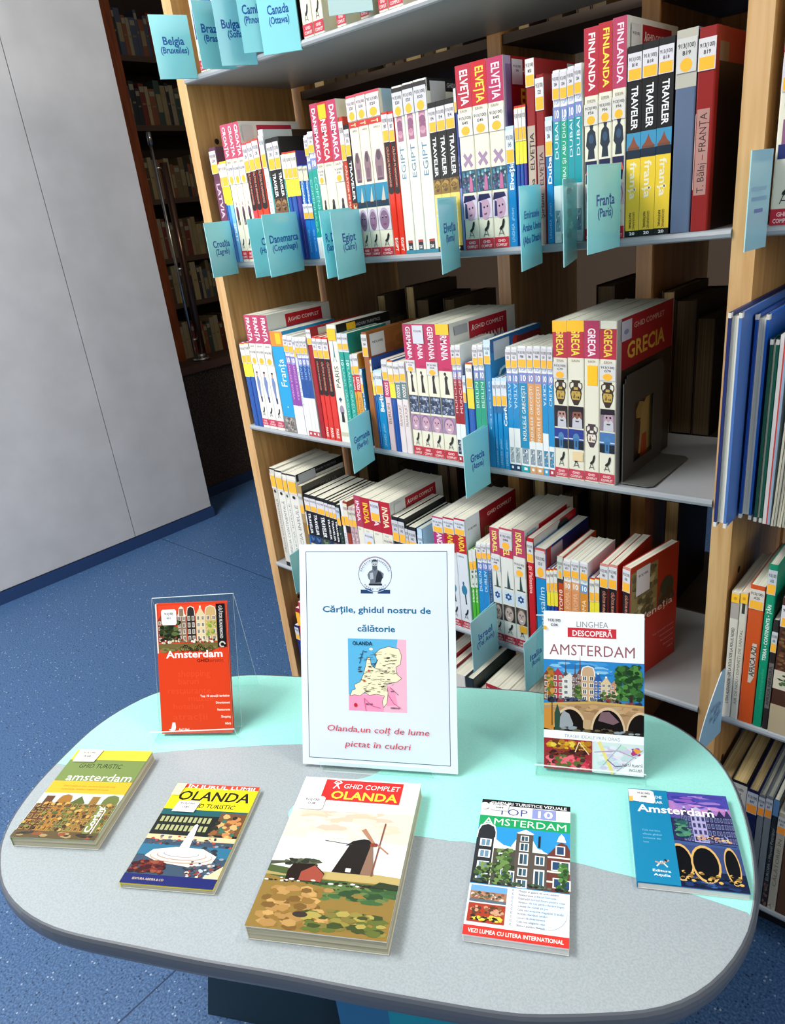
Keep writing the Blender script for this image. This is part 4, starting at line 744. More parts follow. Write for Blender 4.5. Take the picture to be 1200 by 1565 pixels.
TAGPOS = [
 ('Belgia', 1, 0.074, -0.004, 0.0511, -0.0705, 1.4752, 1.5739),
 ('Bulgaria', 1, 0.2476, -0.004, 0.2207, -0.0596, 1.4654, 1.5596),
 ('Camb', 1, 0.3176, -0.004, 0.2758, -0.054, 1.4734, 1.5461),
 ('Canada', 1, 0.3593, -0.004, 0.3059, -0.0385, 1.4653, 1.5424),
 ('white', 1, 0.5195, -0.004, 0.4685, -0.0445, 1.4839, 1.5045),
 ('Croatia', 2, 0.0902, -0.004, 0.1046, -0.0765, 1.1267, 1.227),
 ('Danemarca', 2, 0.2889, -0.004, 0.3233, -0.1135, 1.1267, 1.2279),
 ('Cu', 2, 0.239, -0.004, 0.2293, -0.0715, 1.1229, 1.2241),
 ('RDom', 2, 0.4264, -0.004, 0.4448, -0.0962, 1.1194, 1.2233),
 ('Egipt', 2, 0.445, -0.004, 0.4727, -0.0996, 1.1178, 1.2199),
 ('Elvetia', 2, 0.6466, -0.004, 0.6876, -0.1032, 1.1199, 1.2205),
 ('Emirate', 2, 0.7902, -0.004, 0.8188, -0.105, 1.1199, 1.2227),
 ('edge', 2, 0.8444, -0.004, 0.8833, -0.1119, 1.1238, 1.2244),
 ('Franta', 2, 0.9056, -0.004, 0.9085, -0.0993, 1.136, 1.2347),
 ('right', 2, 1.0833, -0.004, 1.0768, -0.058, 1.1268, 1.2296),
 ('Germania', 3, 0.4104, -0.004, 0.4285, -0.0806, 0.7691, 0.8692),
 ('Grecia', 3, 0.6794, -0.004, 0.6818, -0.0783, 0.7645, 0.8676),
 ('Israel', 4, 0.6754, -0.004, 0.6753, -0.0858, 0.4219, 0.5278),
 ('Italia', 4, 0.7771, -0.004, 0.7757, -0.0727, 0.4116, 0.5068),
 ('teal', 4, 0.1426, -0.004, 0.1451, -0.0476, 0.415, 0.5136),
]

pk = 0
for sh, k, rows in SHELVED:
    n = len(rows); grp = None
    desc = DESC[k]
    if k == 'pocket': desc = desc + ' ' + PWHERE[pk]; grp_name = 'pocket guides ' + PWHERE[pk]; pk += 1
    else: grp_name = ' '.join(k.split('_')) + ' guides on the ' + SHN[sh] + ' shelf'
    for i, (x0, x1, h) in enumerate(rows):
        K = kind(k, i, n); w = x1 - x0 - 0.0002
        z = SHELF_Z[sh] - min(sag(x0), sag(x1)) + (0.0003 if k != 'calator_ven1' else 0.0011)
        lab = desc if n == 1 else (ORD[n][i] + (' of two, ' if n == 2 else ' from left of %s, ' % ({3: 'three', 4: 'four', 6: 'six'}[n]) if n > 3 else ' of three, ') + desc)
        book('guidebook' if k != 'pocket' else 'pocket_guidebook', lab, 'book', grp_name if n > 1 else None, x0 + .0001, 0.0, z, w, h - (z - SHELF_Z[sh] + sag((x0 + x1) / 2)), K['d'], K['base'], K['el'], K.get('st'), K.get('front'), K.get('fst'), hard=K.get('hard', False), rz=-0.2 if k == 'calator_ven1' else 0.0)

# ------------------------------------------------------------------ topmost shelf (only the feet of its books are in view)
def simple_gc(label, x0, x1, sh, h=0.245, col='#B83248', pics='#2E3A7A', word='', group=None, y=0.0, last=False):
    e = [('r', 0, .78, 1, 1, col), ('r', .1, .20, .9, .33, '#E2E0D4'), ('p', [(.25, .21), (.75, .21), (.7, .34), (.55, .42), (.35, .40)], pics)] + chair(.085, .185) + gcbox(.01, .075, '#C23444')
    if word: e.append(('t', word, 'D', .52, .88, .18, .48, '#F6ECEC', True))
    return book('guidebook', label, 'book', group, x0, y, SHELF_Z[sh] - (min(sag(x0), sag(x1)) if sh != 5 and x0 < WID else 0) + .0003, x1 - x0 - .0002, h, .155, CR, e, sticker(.60, .72, '', 'e'), gc_front(word or 'GHID', red=col) if last else None)
g1 = 'cream chair-logo guides on the topmost shelf'
simple_gc('cream guide with black chair beside the Belgia card, topmost shelf', .0800, .0965, 1, group=g1)
simple_gc('cream guide squeezed behind the first blue Brazil card, topmost shelf', .0968, .1130, 1, group=g1)
for i, (a, b) in enumerate(((.3641, .3880), (.3890, .4125), (.4400, .4600), (.4900, .5080), (.5270, .5450), (.5460, .5740))):
    simple_gc(['cream chair-logo guide immediately right of the Canada card, topmost shelf', 'second cream chair-logo guide right of the Canada card, topmost shelf', 'guide with red foot left under the pale top card', 'guide with red foot behind right edge of pale top card',
               'red-footed guide just right of the pale top card', 'rightmost red-footed guide at the top edge of the photo'][i], a, b, 1, pics='#7A4A3A', group=g1)
for i, (a, b, c) in enumerate(((.117, .140, '#2E6A9C'), (.142, .170, '#E8E4D8'), (.175, .20, '#C8C4B8'), (.26, .30, '#1F6AA8'), (.31, .352, '#18181C'))):
    book('guidebook', ['slim blue guide behind the Brazil card', 'pale guide behind the Bulgaria card', 'grey guide behind the Bulgaria card', 'blue guide behind the Cambodia card', 'black guide behind the Canada card'][i] + ', topmost shelf', 'book', 'half-hidden guides on the topmost shelf', a, 0.0, SHELF_Z[1] - min(sag(a), sag(b)) + .0003, b - a, .21, .12, c, [('r', 0, .6, 1, .8, '#E9E9E4')])

# ------------------------------------------------------------------ bottom shelf
z5 = SHELF_Z[5] + .0003
book('guidebook', 'navy book at left end of bottom shelf beside the poster', 'book', None, .050, 0.0, z5, .0155, .176, .12, '#1A2470', [], sticker(.76, .97, '', bg='#C9CDD2'))
book('guidebook', 'dark red book with yellow label behind poster, bottom shelf', 'book', None, .0662, 0.0, z5, .0155, .231, .13, '#8A1430', [], [('r', .02, .78, .98, .95, OR)])
gl = simple_gc('cream guide with red title block touching the poster edge, bottom shelf', .0822, .1080, 5, .252, '#BE2A44')
bs = [(.505, .535, .240, '#C9232E', 'paper'), (.536, .553, .232, '#B02430', 'p'), (.554, .585, .226, '#DAD8D0', 'p'), (.5865, .606, .226, '#1E2A30', 'hb'), (.612, .634, .200, '#C9C2B4', 'p'), (.6365, .664, .232, '#B01E2E', 'gc'), (.6645, .687, .232, '#B52034', 'gc'), (.6875, .712, .231, '#B02A3A', 'gc'), (.714, .735, .225, '#D0CCC0', 'p'), (.737, .765, .235, '#C22A3A', 'gc'), (.80, .82, .2, '#2A6AA0', 'p')]
bl = ['first pale-paged guide beside the poster edge, bottom shelf', 'slim red-edged guide second from poster, bottom shelf', 'grey-white guide under the Israel card, bottom shelf', 'dark green-black book right of Israel card, bottom shelf', 'tan book before the red-topped trio, bottom shelf', 'leftmost red-topped guide below the Italia card', 'middle red-topped guide left of the Italia card, bottom shelf', 'rightmost red-topped guide touching the Italia card, bottom shelf', 'pale guide under the Italia card, bottom shelf', 'red-topped guide hidden behind the Italia card, bottom shelf', 'blue guide under the white stand, bottom shelf']
for (a, b, h, c, t), lb in zip(bs, bl):
    book('guidebook', lb, 'book', 'guides on the bottom shelf', a, 0.0, z5, b - a - .0003, h, .155 if t != 'p' else .14, c if t != 'gc' else CR, [('r', 0, .76, 1, 1, c), ('t', 'JAPONIA', 'D', .5, .87, .18, .5, '#F0E8E0', True)] if t == 'gc' else [], sticker(.6, .74, ''), hard=(t == 'hb'),
         front=[('r', 0, .7, 1, 1, '#223034'), ('t', 'JORDANIA', 'H', .55, .9, .6, .03, '#4A6A6C', True)] if t == 'hb' else None)

# ------------------------------------------------------------------ right-hand bookcase
def rbook(name, label, x0, x1, sh, h, d, base, el=(), st=None, y=0.0, hard=False, pages=None, front=None, grp=None):
    return book(name, label, 'book', grp, x0, y, SHELF_Z[sh] + .0003, x1 - x0 - .0003, h, d, base, el, st, front, hard=hard, pages=pages)
e = [('r', 0, .70, 1, 1, '#C2274A'), ('t', 'GEORGIA', 'D', .5, .85, .24, .5, '#F2E2DA', True)] + [('e', .5, .50, .3, .05, '#6A5272'), ('r', .2, .34, .9, .44, '#8A5A7A'), ('r', .1, .28, .9, .34, '#2A3068')] + chair(.09, .2) + gcbox(0, .07)
rbook('guidebook', 'cream chair-logo guide right of the pale card on the right bookcase', 1.0838, 1.1120, 2, .245, .155, CR, e, sticker(.55, .68, ''))
rbook('guidebook', 'cream guide cut by the right photo edge, right bookcase', 1.1122, 1.1360, 2, .245, .155, CR, [('r', 0, .7, 1, 1, '#B8284A')] + chair(.09, .2) + gcbox(0, .07))
# large atlases stored with the fore-edge outwards
def atlas(name, label, x, y, w, h, d, col, page, inner=None, pages=M_PAGE, rz=0.0):
    root = empty(name, (x, y, SHELF_Z[3] + .0003), label, 'book', 'large volumes on the right bookcase', rz)
    t = .0032; mb = MB()
    mb.box(0, 0, 0, t, d, h, mat(col, .4)); mb.box(w - t, 0, 0, w, d, h, mat(inner or col, .4)); mb.box(t, d - t, 0, w - t, d, h, mat(col, .4))
    for xx in (0, w - t):
        for zz in (0, h - .006): mb.box(xx - .0002, -.0003, zz, xx + t + .0002, .006, zz + .006, mat('#D9D6CC', .7))
    mb.build('cover', root)
    pb = MB(); pb.box(t, .004, .005, w - t, d - t, h - .005, pages); pb.build('page_block', root); return root
atlas('atlas', 'tallest blue atlas, leftmost with scratched cover, overhanging the right upright', 1.0722, -.083, .0150, .266, .33, '#1E2A66', None, '#4A70B0')
atlas('atlas', 'second bright blue volume beside the scratched atlas', 1.0905, -.044, .0150, .2575, .29, '#1C4CA0', None, '#1E5CB4')
atlas('atlas', 'thin dark green volume between blue and white volumes', 1.1095, -.047, .0095, .230, .27, '#14503E', None, '#16604A')
w4 = empty('magazine', (1.1205, -.049, SHELF_Z[3] + .0003), 'thin white and red booklet right of the green volume', 'magazine', 'large volumes on the right bookcase')
q = MB(); q.box(0, 0, 0, .004, .26, .236, mat('#D9D4CE', .6)); q.box(.004, 0, 0, .0056, .26, .236, mat('#D2382E', .5)); q.box(.0056, 0, 0, .0085, .26, .236, mat('#9AB0C4', .5)); q.build('sheets', w4)
news = 'stack of folded newspapers standing at the right photo edge'
nw = empty('newspaper_stack', (1.1308, -.052, SHELF_Z[3] + .0003), news, 'newspapers')
rg = random.Random(4)
for k in range(9):
    q = MB(); h = .262 - .004 * (8 - k) + rg.uniform(-.004, .004); x = .0031 * k
    pts = []
    for j in range(9):
        v = j / 8; pts.append((x + .004 * math.sin(v * 2.6), rg.uniform(0, .004) - .004 * math.sin(v * 3.1), h * v))
    for a, b in zip(pts[:-1], pts[1:]):
        q.faces([a, (a[0] + .0024, a[1], a[2]), (a[0] + .0024, .28, a[2]), (a[0], .28, a[2]), b, (b[0] + .0024, b[1], b[2]), (b[0] + .0024, .28, b[2]), (b[0], .28, b[2])], [(0, 1, 5, 4), (1, 2, 6, 5), (3, 0, 4, 7), (4, 5, 6, 7)], mat(('#BDB8A2', '#A9A796', '#CFC9B2')[k % 3], .8))
    q.build('newspaper', nw)
# fourth row
yl = lambda v0, v1: [('r', .05, v0, .95, v1, '#FFC22A'), ('e', .5, (v0 + v1) / 2, .2, .012, '#D89A1A')]
rbook('old_book', 'leftmost narrow white book with yellow tape, right bookcase', 1.0780, 1.0900, 4, .2155, .14, '#D8D2C2', [('r', .05, .80, .95, .925, '#B0A49C'), ('t', 'LYDIA ALEXANDRI • DE LA ECUATOR LA POLUL NORD', 'U', .5, .42, .62, .34, '#55504A', True)], yl(.925, .99))
rbook('old_book', 'second narrow white book with yellow tape, right bookcase', 1.0902, 1.1008, 4, .219, .14, '#D4CDBC', [('r', .3, .84, .7, .92, '#3A3630'), ('t', 'AIR DE NOU • DIMINEȚI DE SANTAL', 'U', .5, .42, .60, .36, '#6A645A', False)], yl(.92, .99))
rbook('old_book', 'orange book lettered AFRICA AZI on a pale patch', 1.1016, 1.1216, 4, .234, .15, '#D0521C', [('p', [(.42, .31), (.62, .31), (.82, .36), (.80, .60), (.52, .60), (.45, .54)], '#CFC4B2'), ('t', 'AFRICA AZI', 'U', .62, .47, .22, .34, '#3A3230', True)], sticker(.84, .975, 'A25', bg='#D9CFC2'))
rbook('old_book', 'green book lettered TERRA CONTINENTE ȚĂRI', 1.1224, 1.1342, 4, .271, .16, '#119068', [('t', 'TERRA • CONTINENTE • ȚĂRI', 'U', .5, .60, .34, .40, '#E6F2EA', True), ('t', 'enciclopedie', 'U', .5, .28, .2, .34, '#3FB48C', False)], sticker(.83, .97, 'A32', bg='#C9CED2'))
rbook('old_book', 'short dark brown book right of the green one', 1.1350, 1.1430, 4, .1875, .13, '#2E2420', [('r', .1, .2, .9, .62, '#6A6660'), ('t', 'AFRICA NEAGRĂ', 'U', .5, .41, .36, .5, '#2A2826', True)], sticker(.72, .90, 'A26', bg='#C9CACC'))
rbook('old_book', 'brown marbled book with cream drawing patch, right edge', 1.1434, 1.1680, 4, .225, .15, '#4A2A1A', [('n', 0, .45, 1, 1, ['#6A4426', '#2E1A10', '#7A5634'], 60, .2, .014, 3), ('r', .0, .34, 1, .48, '#D6CBB2'), ('n', .1, .36, .9, .46, ['#2E4A2E', '#4A6A3A'], 14, .2, .01, 3), ('r', 0, .0, 1, .22, '#B9A886')], sticker(.80, .95, ''))
# bottom row
z = 5
rbook('old_book', 'thick worn tan-paged book at the left of the bottom row', 1.0790, 1.1000, 5, .228, .17, '#8A7A5A', [], None, pages=M_PAGEY, hard=True)
rbook('old_book', 'thick old book with brown pages under a grey label', 1.1005, 1.1255, 5, .2335, .18, '#16161A', [('r', 0, .78, 1, .985, '#C9C6BC'), ('t', '913(100)', 'H', .45, .94, .7, .02, '#3A3A3A', True), ('t', 'B47', 'H', .5, .90, .4, .02, '#3A3A3A', True), ('e', .5, .83, .28, .03, '#FF9A2E')], None, pages=M_PAGEY, hard=True)
rbook('old_book', 'navy old book with brown pages, bottom row', 1.1258, 1.1425, 5, .2275, .17, '#151C48', [('r', .3, .1, .9, .44, '#B9BEC4'), ('t', 'ORIENT', 'U', .6, .3, .2, .5, '#2A2A30', True)], sticker(.80, .985, 'B47', bg='#C4C6CC', col='#FF9A2E'), pages=M_PAGEY, hard=True)
rbook('old_book', 'left of two grey books in the bottom row', 1.1427, 1.1526, 5, .2255, .15, '#6E7478', [], sticker(.82, .985, 'B47', bg='#C4C6CC', col='#FF9A2E'), hard=True)
rbook('old_book', 'right of two grey books in the bottom row', 1.1528, 1.1632, 5, .228, .15, '#737A7E', [], sticker(.82, .985, 'B47', bg='#C4C6CC', col='#FF9A2E'), hard=True)
rbook('old_book', 'dark book with handwriting-like title and blue top', 1.1636, 1.1720, 5, .2275, .14, '#22262A', [('r', 0, .86, 1, 1, '#5E86B0'), ('t', 'EUROPA • Marcel Petrișor', 'U', .5, .5, .5, .5, '#9AA0A0', False), ('n', 0, .0, 1, .24, ['#4A3A34', '#7A5A4A'], 16, .3, .02, 2)])
rbook('old_book', 'cream worn book at the right photo edge, bottom row', 1.1724, 1.1850, 5, .2065, .14, '#B4AC98', [('t', 'CĂLĂTORIE ÎN', 'U', .5, .5, .5, .4, '#6A6456', False), ('n', 0, 0, 1, .06, ['#8A7A60', '#D0C8B4'], 12, .2, .01, 2)], sticker(.80, .965, 'B51', bg='#C9CAC6', col='#FF9A2E'))
rbook('old_book', 'brown book cut off by the right photo edge, bottom row', 1.1854, 1.2050, 5, .215, .14, '#5A3A22', [])

# ------------------------------------------------------------------ metal bookend
be = empty('bookend', (0.9215, 0.0, SHELF_Z[3] + .0003), 'dark grey metal bookend with a window, right of the GRECIA guides', 'bookend')
M_BE = mat('#5E5F5C', 0.5, 0.55)
q = MB(); x0 = -.0135
H = .160; D0 = .008; D1 = .152
def bar(y0, z0, y1, z1): q.box(x0 - .0, y0, z0, x0 + .0012, y1, z1, M_BE)
bar(D0, .012, D0 + .038, H - .010); bar(D1 - .036, .0, D1, H - .010); bar(D0 + .038, .112, D1 - .036, H - .010); bar(D0 + .006, H - .010, D1 - .006, H - .004); bar(D0 + .012, H - .004, D1 - .012, H); bar(D0, 0, D0 + .038, .012); bar(D0 + .038, 0, D1 - .036, .020)
q.build('plate', be)
q = MB(); q.prism([(x0, .006), (x0 + .040, .006), (x0 + .047, .013), (x0 + .047, .146), (x0 + .041, .153), (x0, .153)], 0.0, .0012, mat('#777974', 0.38, 0.5)); q.build('base', be)
# chair below bookend window needs no part

# ------------------------------------------------------------------ blue country cards
M_CARD = '#93E4EA'
TXT = {'Belgia': ('Belgia', '(Bruxelles)'), 'Bulgaria': ('Bulgaria', '(Sofia)'), 'Camb': ('Cambodgia', '(Phnom Penh)'), 'Canada': ('Canada', '(Ottawa)'), 'white': None, 'Croatia': ('Croația', '(Zagreb)'), 'Danemarca': ('Danemarca', '(Copenhaga)'),
       'Cu': ('Cuba', '(Havana)'), 'RDom': ('R. Dominicană', '(Santo Domingo)'), 'Egipt': ('Egipt', '(Cairo)'), 'Elvetia': ('Elveția', '(Berna)'), 'Emirate': ('Emiratele', 'Arabe Unite', '(Abu Dhabi)'), 'edge': None, 'Franta': ('Franța', '(Paris)'),
       'right': None, 'Germania': ('Germania', '(Berlin)'), 'Grecia': ('Grecia', '(Atena)'), 'Israel': ('Israel', '(Tel Aviv)'), 'Italia': ('Italia', '(Roma)'), 'teal': None, 'Brazil': ('Brazilia', '(Brasilia)')}
CLAB = {'white': 'blank pale card hanging at the top photo edge', 'edge': 'glossy blue card seen almost edge-on left of FINLANDA guides', 'right': 'pale blue card with blurred lines on the right upright', 'teal': 'teal card half hidden by the white poster'}
CN = {'Camb': 'Cambodgia', 'Cu': 'Cuba', 'RDom': 'R. Dominicană', 'Elvetia': 'Elveția', 'Emirate': 'Emiratele Arabe Unite', 'Franta': 'Franța', 'Croatia': 'Croația', 'Brazil': 'Brazilia'}
TAGPOS.append(('Brazil', 1, .1880, -.004, .1720, -.0640, 1.4700, 1.5690))
def card(key, sh, xi, yi, xo, yo, zb, zt):
    zt2 = max(zt, zb + .1); h = zt2 - zb
    o = Vector((xo, yo, zb)); U = Vector((xi - xo, yi - yo, 0)); w = U.length; U.normalize(); N = U.cross(UZ)
    name = CN.get(key, key); t = TXT.get(key)
    lab = CLAB.get(key) or 'blue folded card reading ' + name + ' ' + t[-1] + ', jutting from the ' + SHN[sh] + ' shelf'
    r = empty('country_card', o, lab, 'sign card', 'blue country cards along the shelves', math.atan2(U.y, U.x))
    colr = {'white': '#CDEBE8', 'edge': '#6FBFC0', 'right': '#9CCBD8', 'Israel': '#A2D8DC', 'Brazil': '#8CDDE2'}.get(key, M_CARD)
    mb = MB(); mm = mat(colr, .22, 0, .6); fold = .0055
    # two leaves folded at the outer edge; the front leaf faces the reader
    P = [(0, 0), (w, 0.0), (w, .0006), (.0008, .0006), (w, fold), (w, fold + .0006), (0, .0008)]
    mb.prism([(0, 0), (w, 0), (w, .0006), (.0006, .0006)], 0, h, mm)
    mb.prism([(0, .0), (.0006, .0006), (w, fold), (w, fold + .0006), (0, .0012)], 0, h, mat('#A8DDE2', .3))
    if t:
        L = len(t); els = []
        for j, s in enumerate(t):
            ln = min(.88, (.094 if L == 2 and j == 0 else .080 if L == 3 else .068) * len(s)); vv = (.60 - .145 * j) if L == 2 else (.66 - .15 * j)
            els.append(('t', s, 'H', .52, vv, ln, (.125 if j == 0 else .10) if L == 2 else .09, '#1558A4', True))
        draw(mb, els, Vector((0, 0, 0)), UX, UZ, w, h, -UY)
    elif key == 'right':
        draw(mb, [('r', .12, .6, .8, .64, '#8FB4CC'), ('r', .15, .5, .85, .54, '#7FA6C4'), ('r', .3, .38, .7, .42, '#6A84B4')], Vector((0, 0, 0)), UX, UZ, w, h, -UY)
    elif key == 'edge':
        draw(mb, [('n', .15, .3, .8, .95, ['#5AA0A4', '#8CCACA', '#4A8A8E'], 12, .2, .04, 2)], Vector((0, 0, 0)), UX, UZ, w, h, -UY)
    mb.build('card', r)
for tt in TAGPOS: card(*tt)
# curled card on the right bookcase, fourth row
cc = empty('country_card', (1.0800, -.004, SHELF_Z[4] - .03), 'curled pale blue card beside white books, right of the table edge', 'sign card', 'blue country cards along the shelves')
mb = MB(); NS = 12
def arc(v):  # outline leans out and curls: outer edge depth as a function of height
    return .012 + .060 * math.sin(max(0.0, 1 - v) * 1.5)
pts = []
for j in range(NS + 1):
    v = j / NS; pts.append((v * .118, arc(v)))
fr = [(0.0, 0.0, z) for z, a in pts]; ou = [(-.008 * a / .06, -a, z) for z, a in pts]
for j in range(NS):
    mb.faces([fr[j], ou[j], ou[j + 1], fr[j + 1]], [(0, 1, 2, 3)], mat('#8FB8D0', .25)); mb.faces([(p[0] - .0012, p[1], p[2]) for p in (fr[j], ou[j], ou[j + 1], fr[j + 1])], [(3, 2, 1, 0)], mat('#B8D4E0', .25))
    mb.faces([ou[j], (ou[j][0] - .0012, ou[j][1], ou[j][2]), (ou[j + 1][0] - .0012, ou[j + 1][1], ou[j + 1][2]), ou[j + 1]], [(0, 1, 2, 3)], mat('#DCE9EE', .3))
draw(mb, [('t', 'Africa', 'H', .5, .55, .6, .08, '#2A5A9C', True), ('t', 'de Sud', 'H', .5, .42, .6, .08, '#2A5A9C', True)], Vector((.0005, -.055, 0)), UY, UZ, .055, .118, UX)
mb.build('card', cc)

# ------------------------------------------------------------------ dim books in the back-to-back bookcase
rg = random.Random(12)
M_DIM = page_mat('shaded_page_edges', '#4A3C26', '#6A583A')  # page edges coloured darker to stand in for shade deep in the shelves
BR = ['#3A2C20', '#54402A', '#2E2019', '#5A4C38', '#4A261C', '#242020', '#6A5C48']  # cover colours also darkened to carry that shade
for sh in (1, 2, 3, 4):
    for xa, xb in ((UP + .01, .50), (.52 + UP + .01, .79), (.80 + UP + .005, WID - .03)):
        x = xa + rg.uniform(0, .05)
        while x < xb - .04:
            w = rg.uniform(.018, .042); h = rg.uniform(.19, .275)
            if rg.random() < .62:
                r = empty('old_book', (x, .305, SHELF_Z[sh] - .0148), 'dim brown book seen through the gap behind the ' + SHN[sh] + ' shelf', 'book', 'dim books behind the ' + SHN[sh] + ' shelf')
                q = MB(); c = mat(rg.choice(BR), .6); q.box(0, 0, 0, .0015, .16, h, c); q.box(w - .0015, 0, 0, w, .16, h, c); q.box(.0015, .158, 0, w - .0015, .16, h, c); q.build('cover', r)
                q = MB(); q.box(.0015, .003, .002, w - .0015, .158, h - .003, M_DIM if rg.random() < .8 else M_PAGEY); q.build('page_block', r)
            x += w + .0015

# ------------------------------------------------------------------ dark bookcase beyond the half wall
FX = -2.6
fb = empty('bookcase', (FX - .3, 1.46, 0), 'dark reddish bookcase of old books beyond the half wall', 'bookcase')
ZF = [0.50, 0.828, 1.085, 1.407, 1.783, 2.116]
q = MB(); q.box(FX - .30, 1.42, 0, FX + .02, 1.515, 2.6, M_DARKWOOD); local(q.build('side_panel', fb), fb)
q = MB(); q.box(FX - .32, 1.44, 0, FX - .30, 3.2, 2.6, mat('#2A1C14', .7)); local(q.build('back_panel', fb), fb)
q = MB(); q.box(FX - .30, 3.16, 0, FX + .02, 3.2, 2.6, M_DARKWOOD); local(q.build('side_panel', fb), fb)
for z in ZF:
    q = MB(); q.box(FX - .30, 1.515, z - .028, FX + .012, 3.16, z, mat('#4E3A2C', .5)); local(q.build('shelf', fb), fb)
OLD = ['#6A583C', '#86724E', '#4C3A26', '#34443A', '#6A281C', '#98845E', '#28282C', '#7A462C', '#8C7C60', '#444A58']
rows_n = ['lowest', 'second lowest', 'third lowest', 'fourth', 'fifth', 'highest']
for ri, z in enumerate(ZF):
    y = 1.52
    while y < 2.42:
        w = rg.uniform(.018, .040); h = rg.uniform(.17, .225); c = rg.choice(OLD)
        o = empty('old_book', (FX - .01, y, z + .0003), 'old dark book on the ' + rows_n[ri] + ' shelf of the far reddish bookcase', 'book', 'old books, ' + rows_n[ri] + ' far shelf', math.pi / 2)
        q = MB(); u_cover(q, w, h, .15, .002, mat(c, .6), .003)
        draw(q, [('r', .1, .80, .9, .93, '#8A8470'), ('r', .2, .5, .8, .54, '#74684A')] if rg.random() < .7 else [('r', .1, .3, .9, .7, '#877A58')], Vector((0, 0, 0)), UX, UZ, w, h, -UY, lift=.0004)
        q.build('cover', o)
        q = MB(); q.box(.002, .002, .002, w - .002, .146, h - .002, M_DIM); q.build('page_block', o)
        y += w + .001

# ------------------------------------------------------------------ table
tb = empty('table', (0.78, -0.49, 0), 'low rounded two-tone mint and grey display table with seven flat and leaning guides', 'table')
def tmat(name, c1, c2):
    mm, nt, b = nodes_mat(name); tc = nt.nodes.new('ShaderNodeTexCoord'); n = nt.nodes.new('ShaderNodeTexNoise'); n.inputs['Scale'].default_value = 420; n.inputs['Detail'].default_value = 2
    r = ramp(nt, [(0.35, c1), (0.65, c2)]); nt.links.new(tc.outputs['Object'], n.inputs['Vector']); nt.links.new(n.outputs['Fac'], r.inputs[0]); nt.links.new(r.outputs[0], b.inputs['Base Color'])
    b.inputs['Roughness'].default_value = 0.34; b.inputs['Specular IOR Level'].default_value = 0.45; return mm
M_GREY = tmat('grey_laminate', '#99A3A8', '#A6AFB4'); M_MINT = tmat('mint_laminate', '#9CE8DC', '#A6ECE1')
M_RIM = mat('#565B63', 0.32, 0.0, 0.5)
ring = smooth(OUTL, True, 2)
nrm = []
n = len(ring)
for i in range(n):
    a = Vector(ring[i - 1]); b = Vector(ring[(i + 1) % n]); d = (b - a).normalized(); nrm.append(Vector((d.y, -d.x)))
area2 = sum(ring[i][0] * ring[(i + 1) % n][1] - ring[(i + 1) % n][0] * ring[i][1] for i in range(n))
if area2 < 0: nrm = [-v for v in nrm]
prof = [(-.0, 0.0), (.0022, -.0010), (.0042, -.0045), (.0050, -.0100), (.0046, -.0180), (.0030, -.0240), (-.002, -.0285), (-.012, -.030)]
q = MB(); vs = []
for off, dz in prof: vs += [(ring[i][0] + nrm[i].x * off, ring[i][1] + nrm[i].y * off, TABLE_Z + dz) for i in range(n)]
fs = []
for k in range(len(prof) - 1):
    for i in range(n):
        j = (i + 1) % n; f_ = (k * n + i, k * n + j, (k + 1) * n + j, (k + 1) * n + i); fs.append(f_ if area2 < 0 else tuple(reversed(f_)))
q.faces(vs, fs, M_RIM)
q.poly([(p[0], p[1], TABLE_Z - .0004) for p in (ring if area2 > 0 else ring[::-1])], M_GREY)
bot = [(ring[i][0] - nrm[i].x * .012, ring[i][1] - nrm[i].y * .012, TABLE_Z - .030) for i in range(n)]
q.poly(bot[::-1] if area2 > 0 else bot, mat('#3A3D42', .6))
local(q.build('tabletop', tb, False), tb)
# mint inlay: S-curve on one side, table edge on the other
cv = smooth(CURVE, False, 5)
def nearest(p): return min(range(n), key=lambda i: (ring[i][0] - p[0]) ** 2 + (ring[i][1] - p[1]) ** 2)
ia, ib = nearest(cv[-1]), nearest(cv[0])
step = -1 if True else 1
path = []; i = ia
# walk round the back of the table (largest y) from the right end of the curve to the left end
def walk(st):
    out = []; i = ia
    while i != ib:
        out.append(i); i = (i + st) % n
    out.append(ib); return out
wa, wb = walk(1), walk(-1)
path = wa if sum(ring[i][1] for i in wa) / len(wa) > sum(ring[i][1] for i in wb) / len(wb) else wb
edge = [(ring[i][0] - nrm[i].x * .0015, ring[i][1] - nrm[i].y * .0015) for i in path]
poly = cv[1:-1] + edge
ar = sum(poly[i][0] * poly[(i + 1) % len(poly)][1] - poly[(i + 1) % len(poly)][0] * poly[i][1] for i in range(len(poly)))
if ar < 0: poly = poly[::-1]
q = MB(); q.prism(poly, TABLE_Z - .0003, TABLE_Z, M_MINT); local(q.build('mint_inlay', tb), tb)['label'] = 'mint green half of the tabletop'
u = Vector((.893, .45, 0)); nn = Vector((.45, -.893, 0))
q = MB(); L0 = Vector((.4901, -.6495, 0)); zt_ = Vector((0, 0, TABLE_Z - .0305)); lp = [L0, L0 + u * .60, L0 + u * .49 + zt_, L0 + u * .11 + zt_]
q.faces(lp + [p - nn * .026 for p in lp], [(0, 1, 2, 3), (7, 6, 5, 4), (0, 4, 5, 1), (1, 5, 6, 2), (2, 6, 7, 3), (3, 7, 4, 0)], mat('#1C3440', .5)); local(q.build('leg_panel', tb), tb)['label'] = 'dark slate leg panel'
q = MB(); P1 = Vector((.7656, -.5778, 0)); P2 = Vector((.8337, -.5436, 0))
q.obox(P1, P2 - P1, -nn * .030, Vector((0, 0, TABLE_Z - .0305)), mat('#2F6E9A', .45)); local(q.build('leg_panel', tb), tb)['label'] = 'blue leg panel'
q = MB(); q.obox(P2, u * .22, -nn * .030, Vector((0, 0, TABLE_Z - .0305)), mat('#1E93A8', .45)); local(q.build('leg_panel', tb), tb)['label'] = 'teal leg panel'

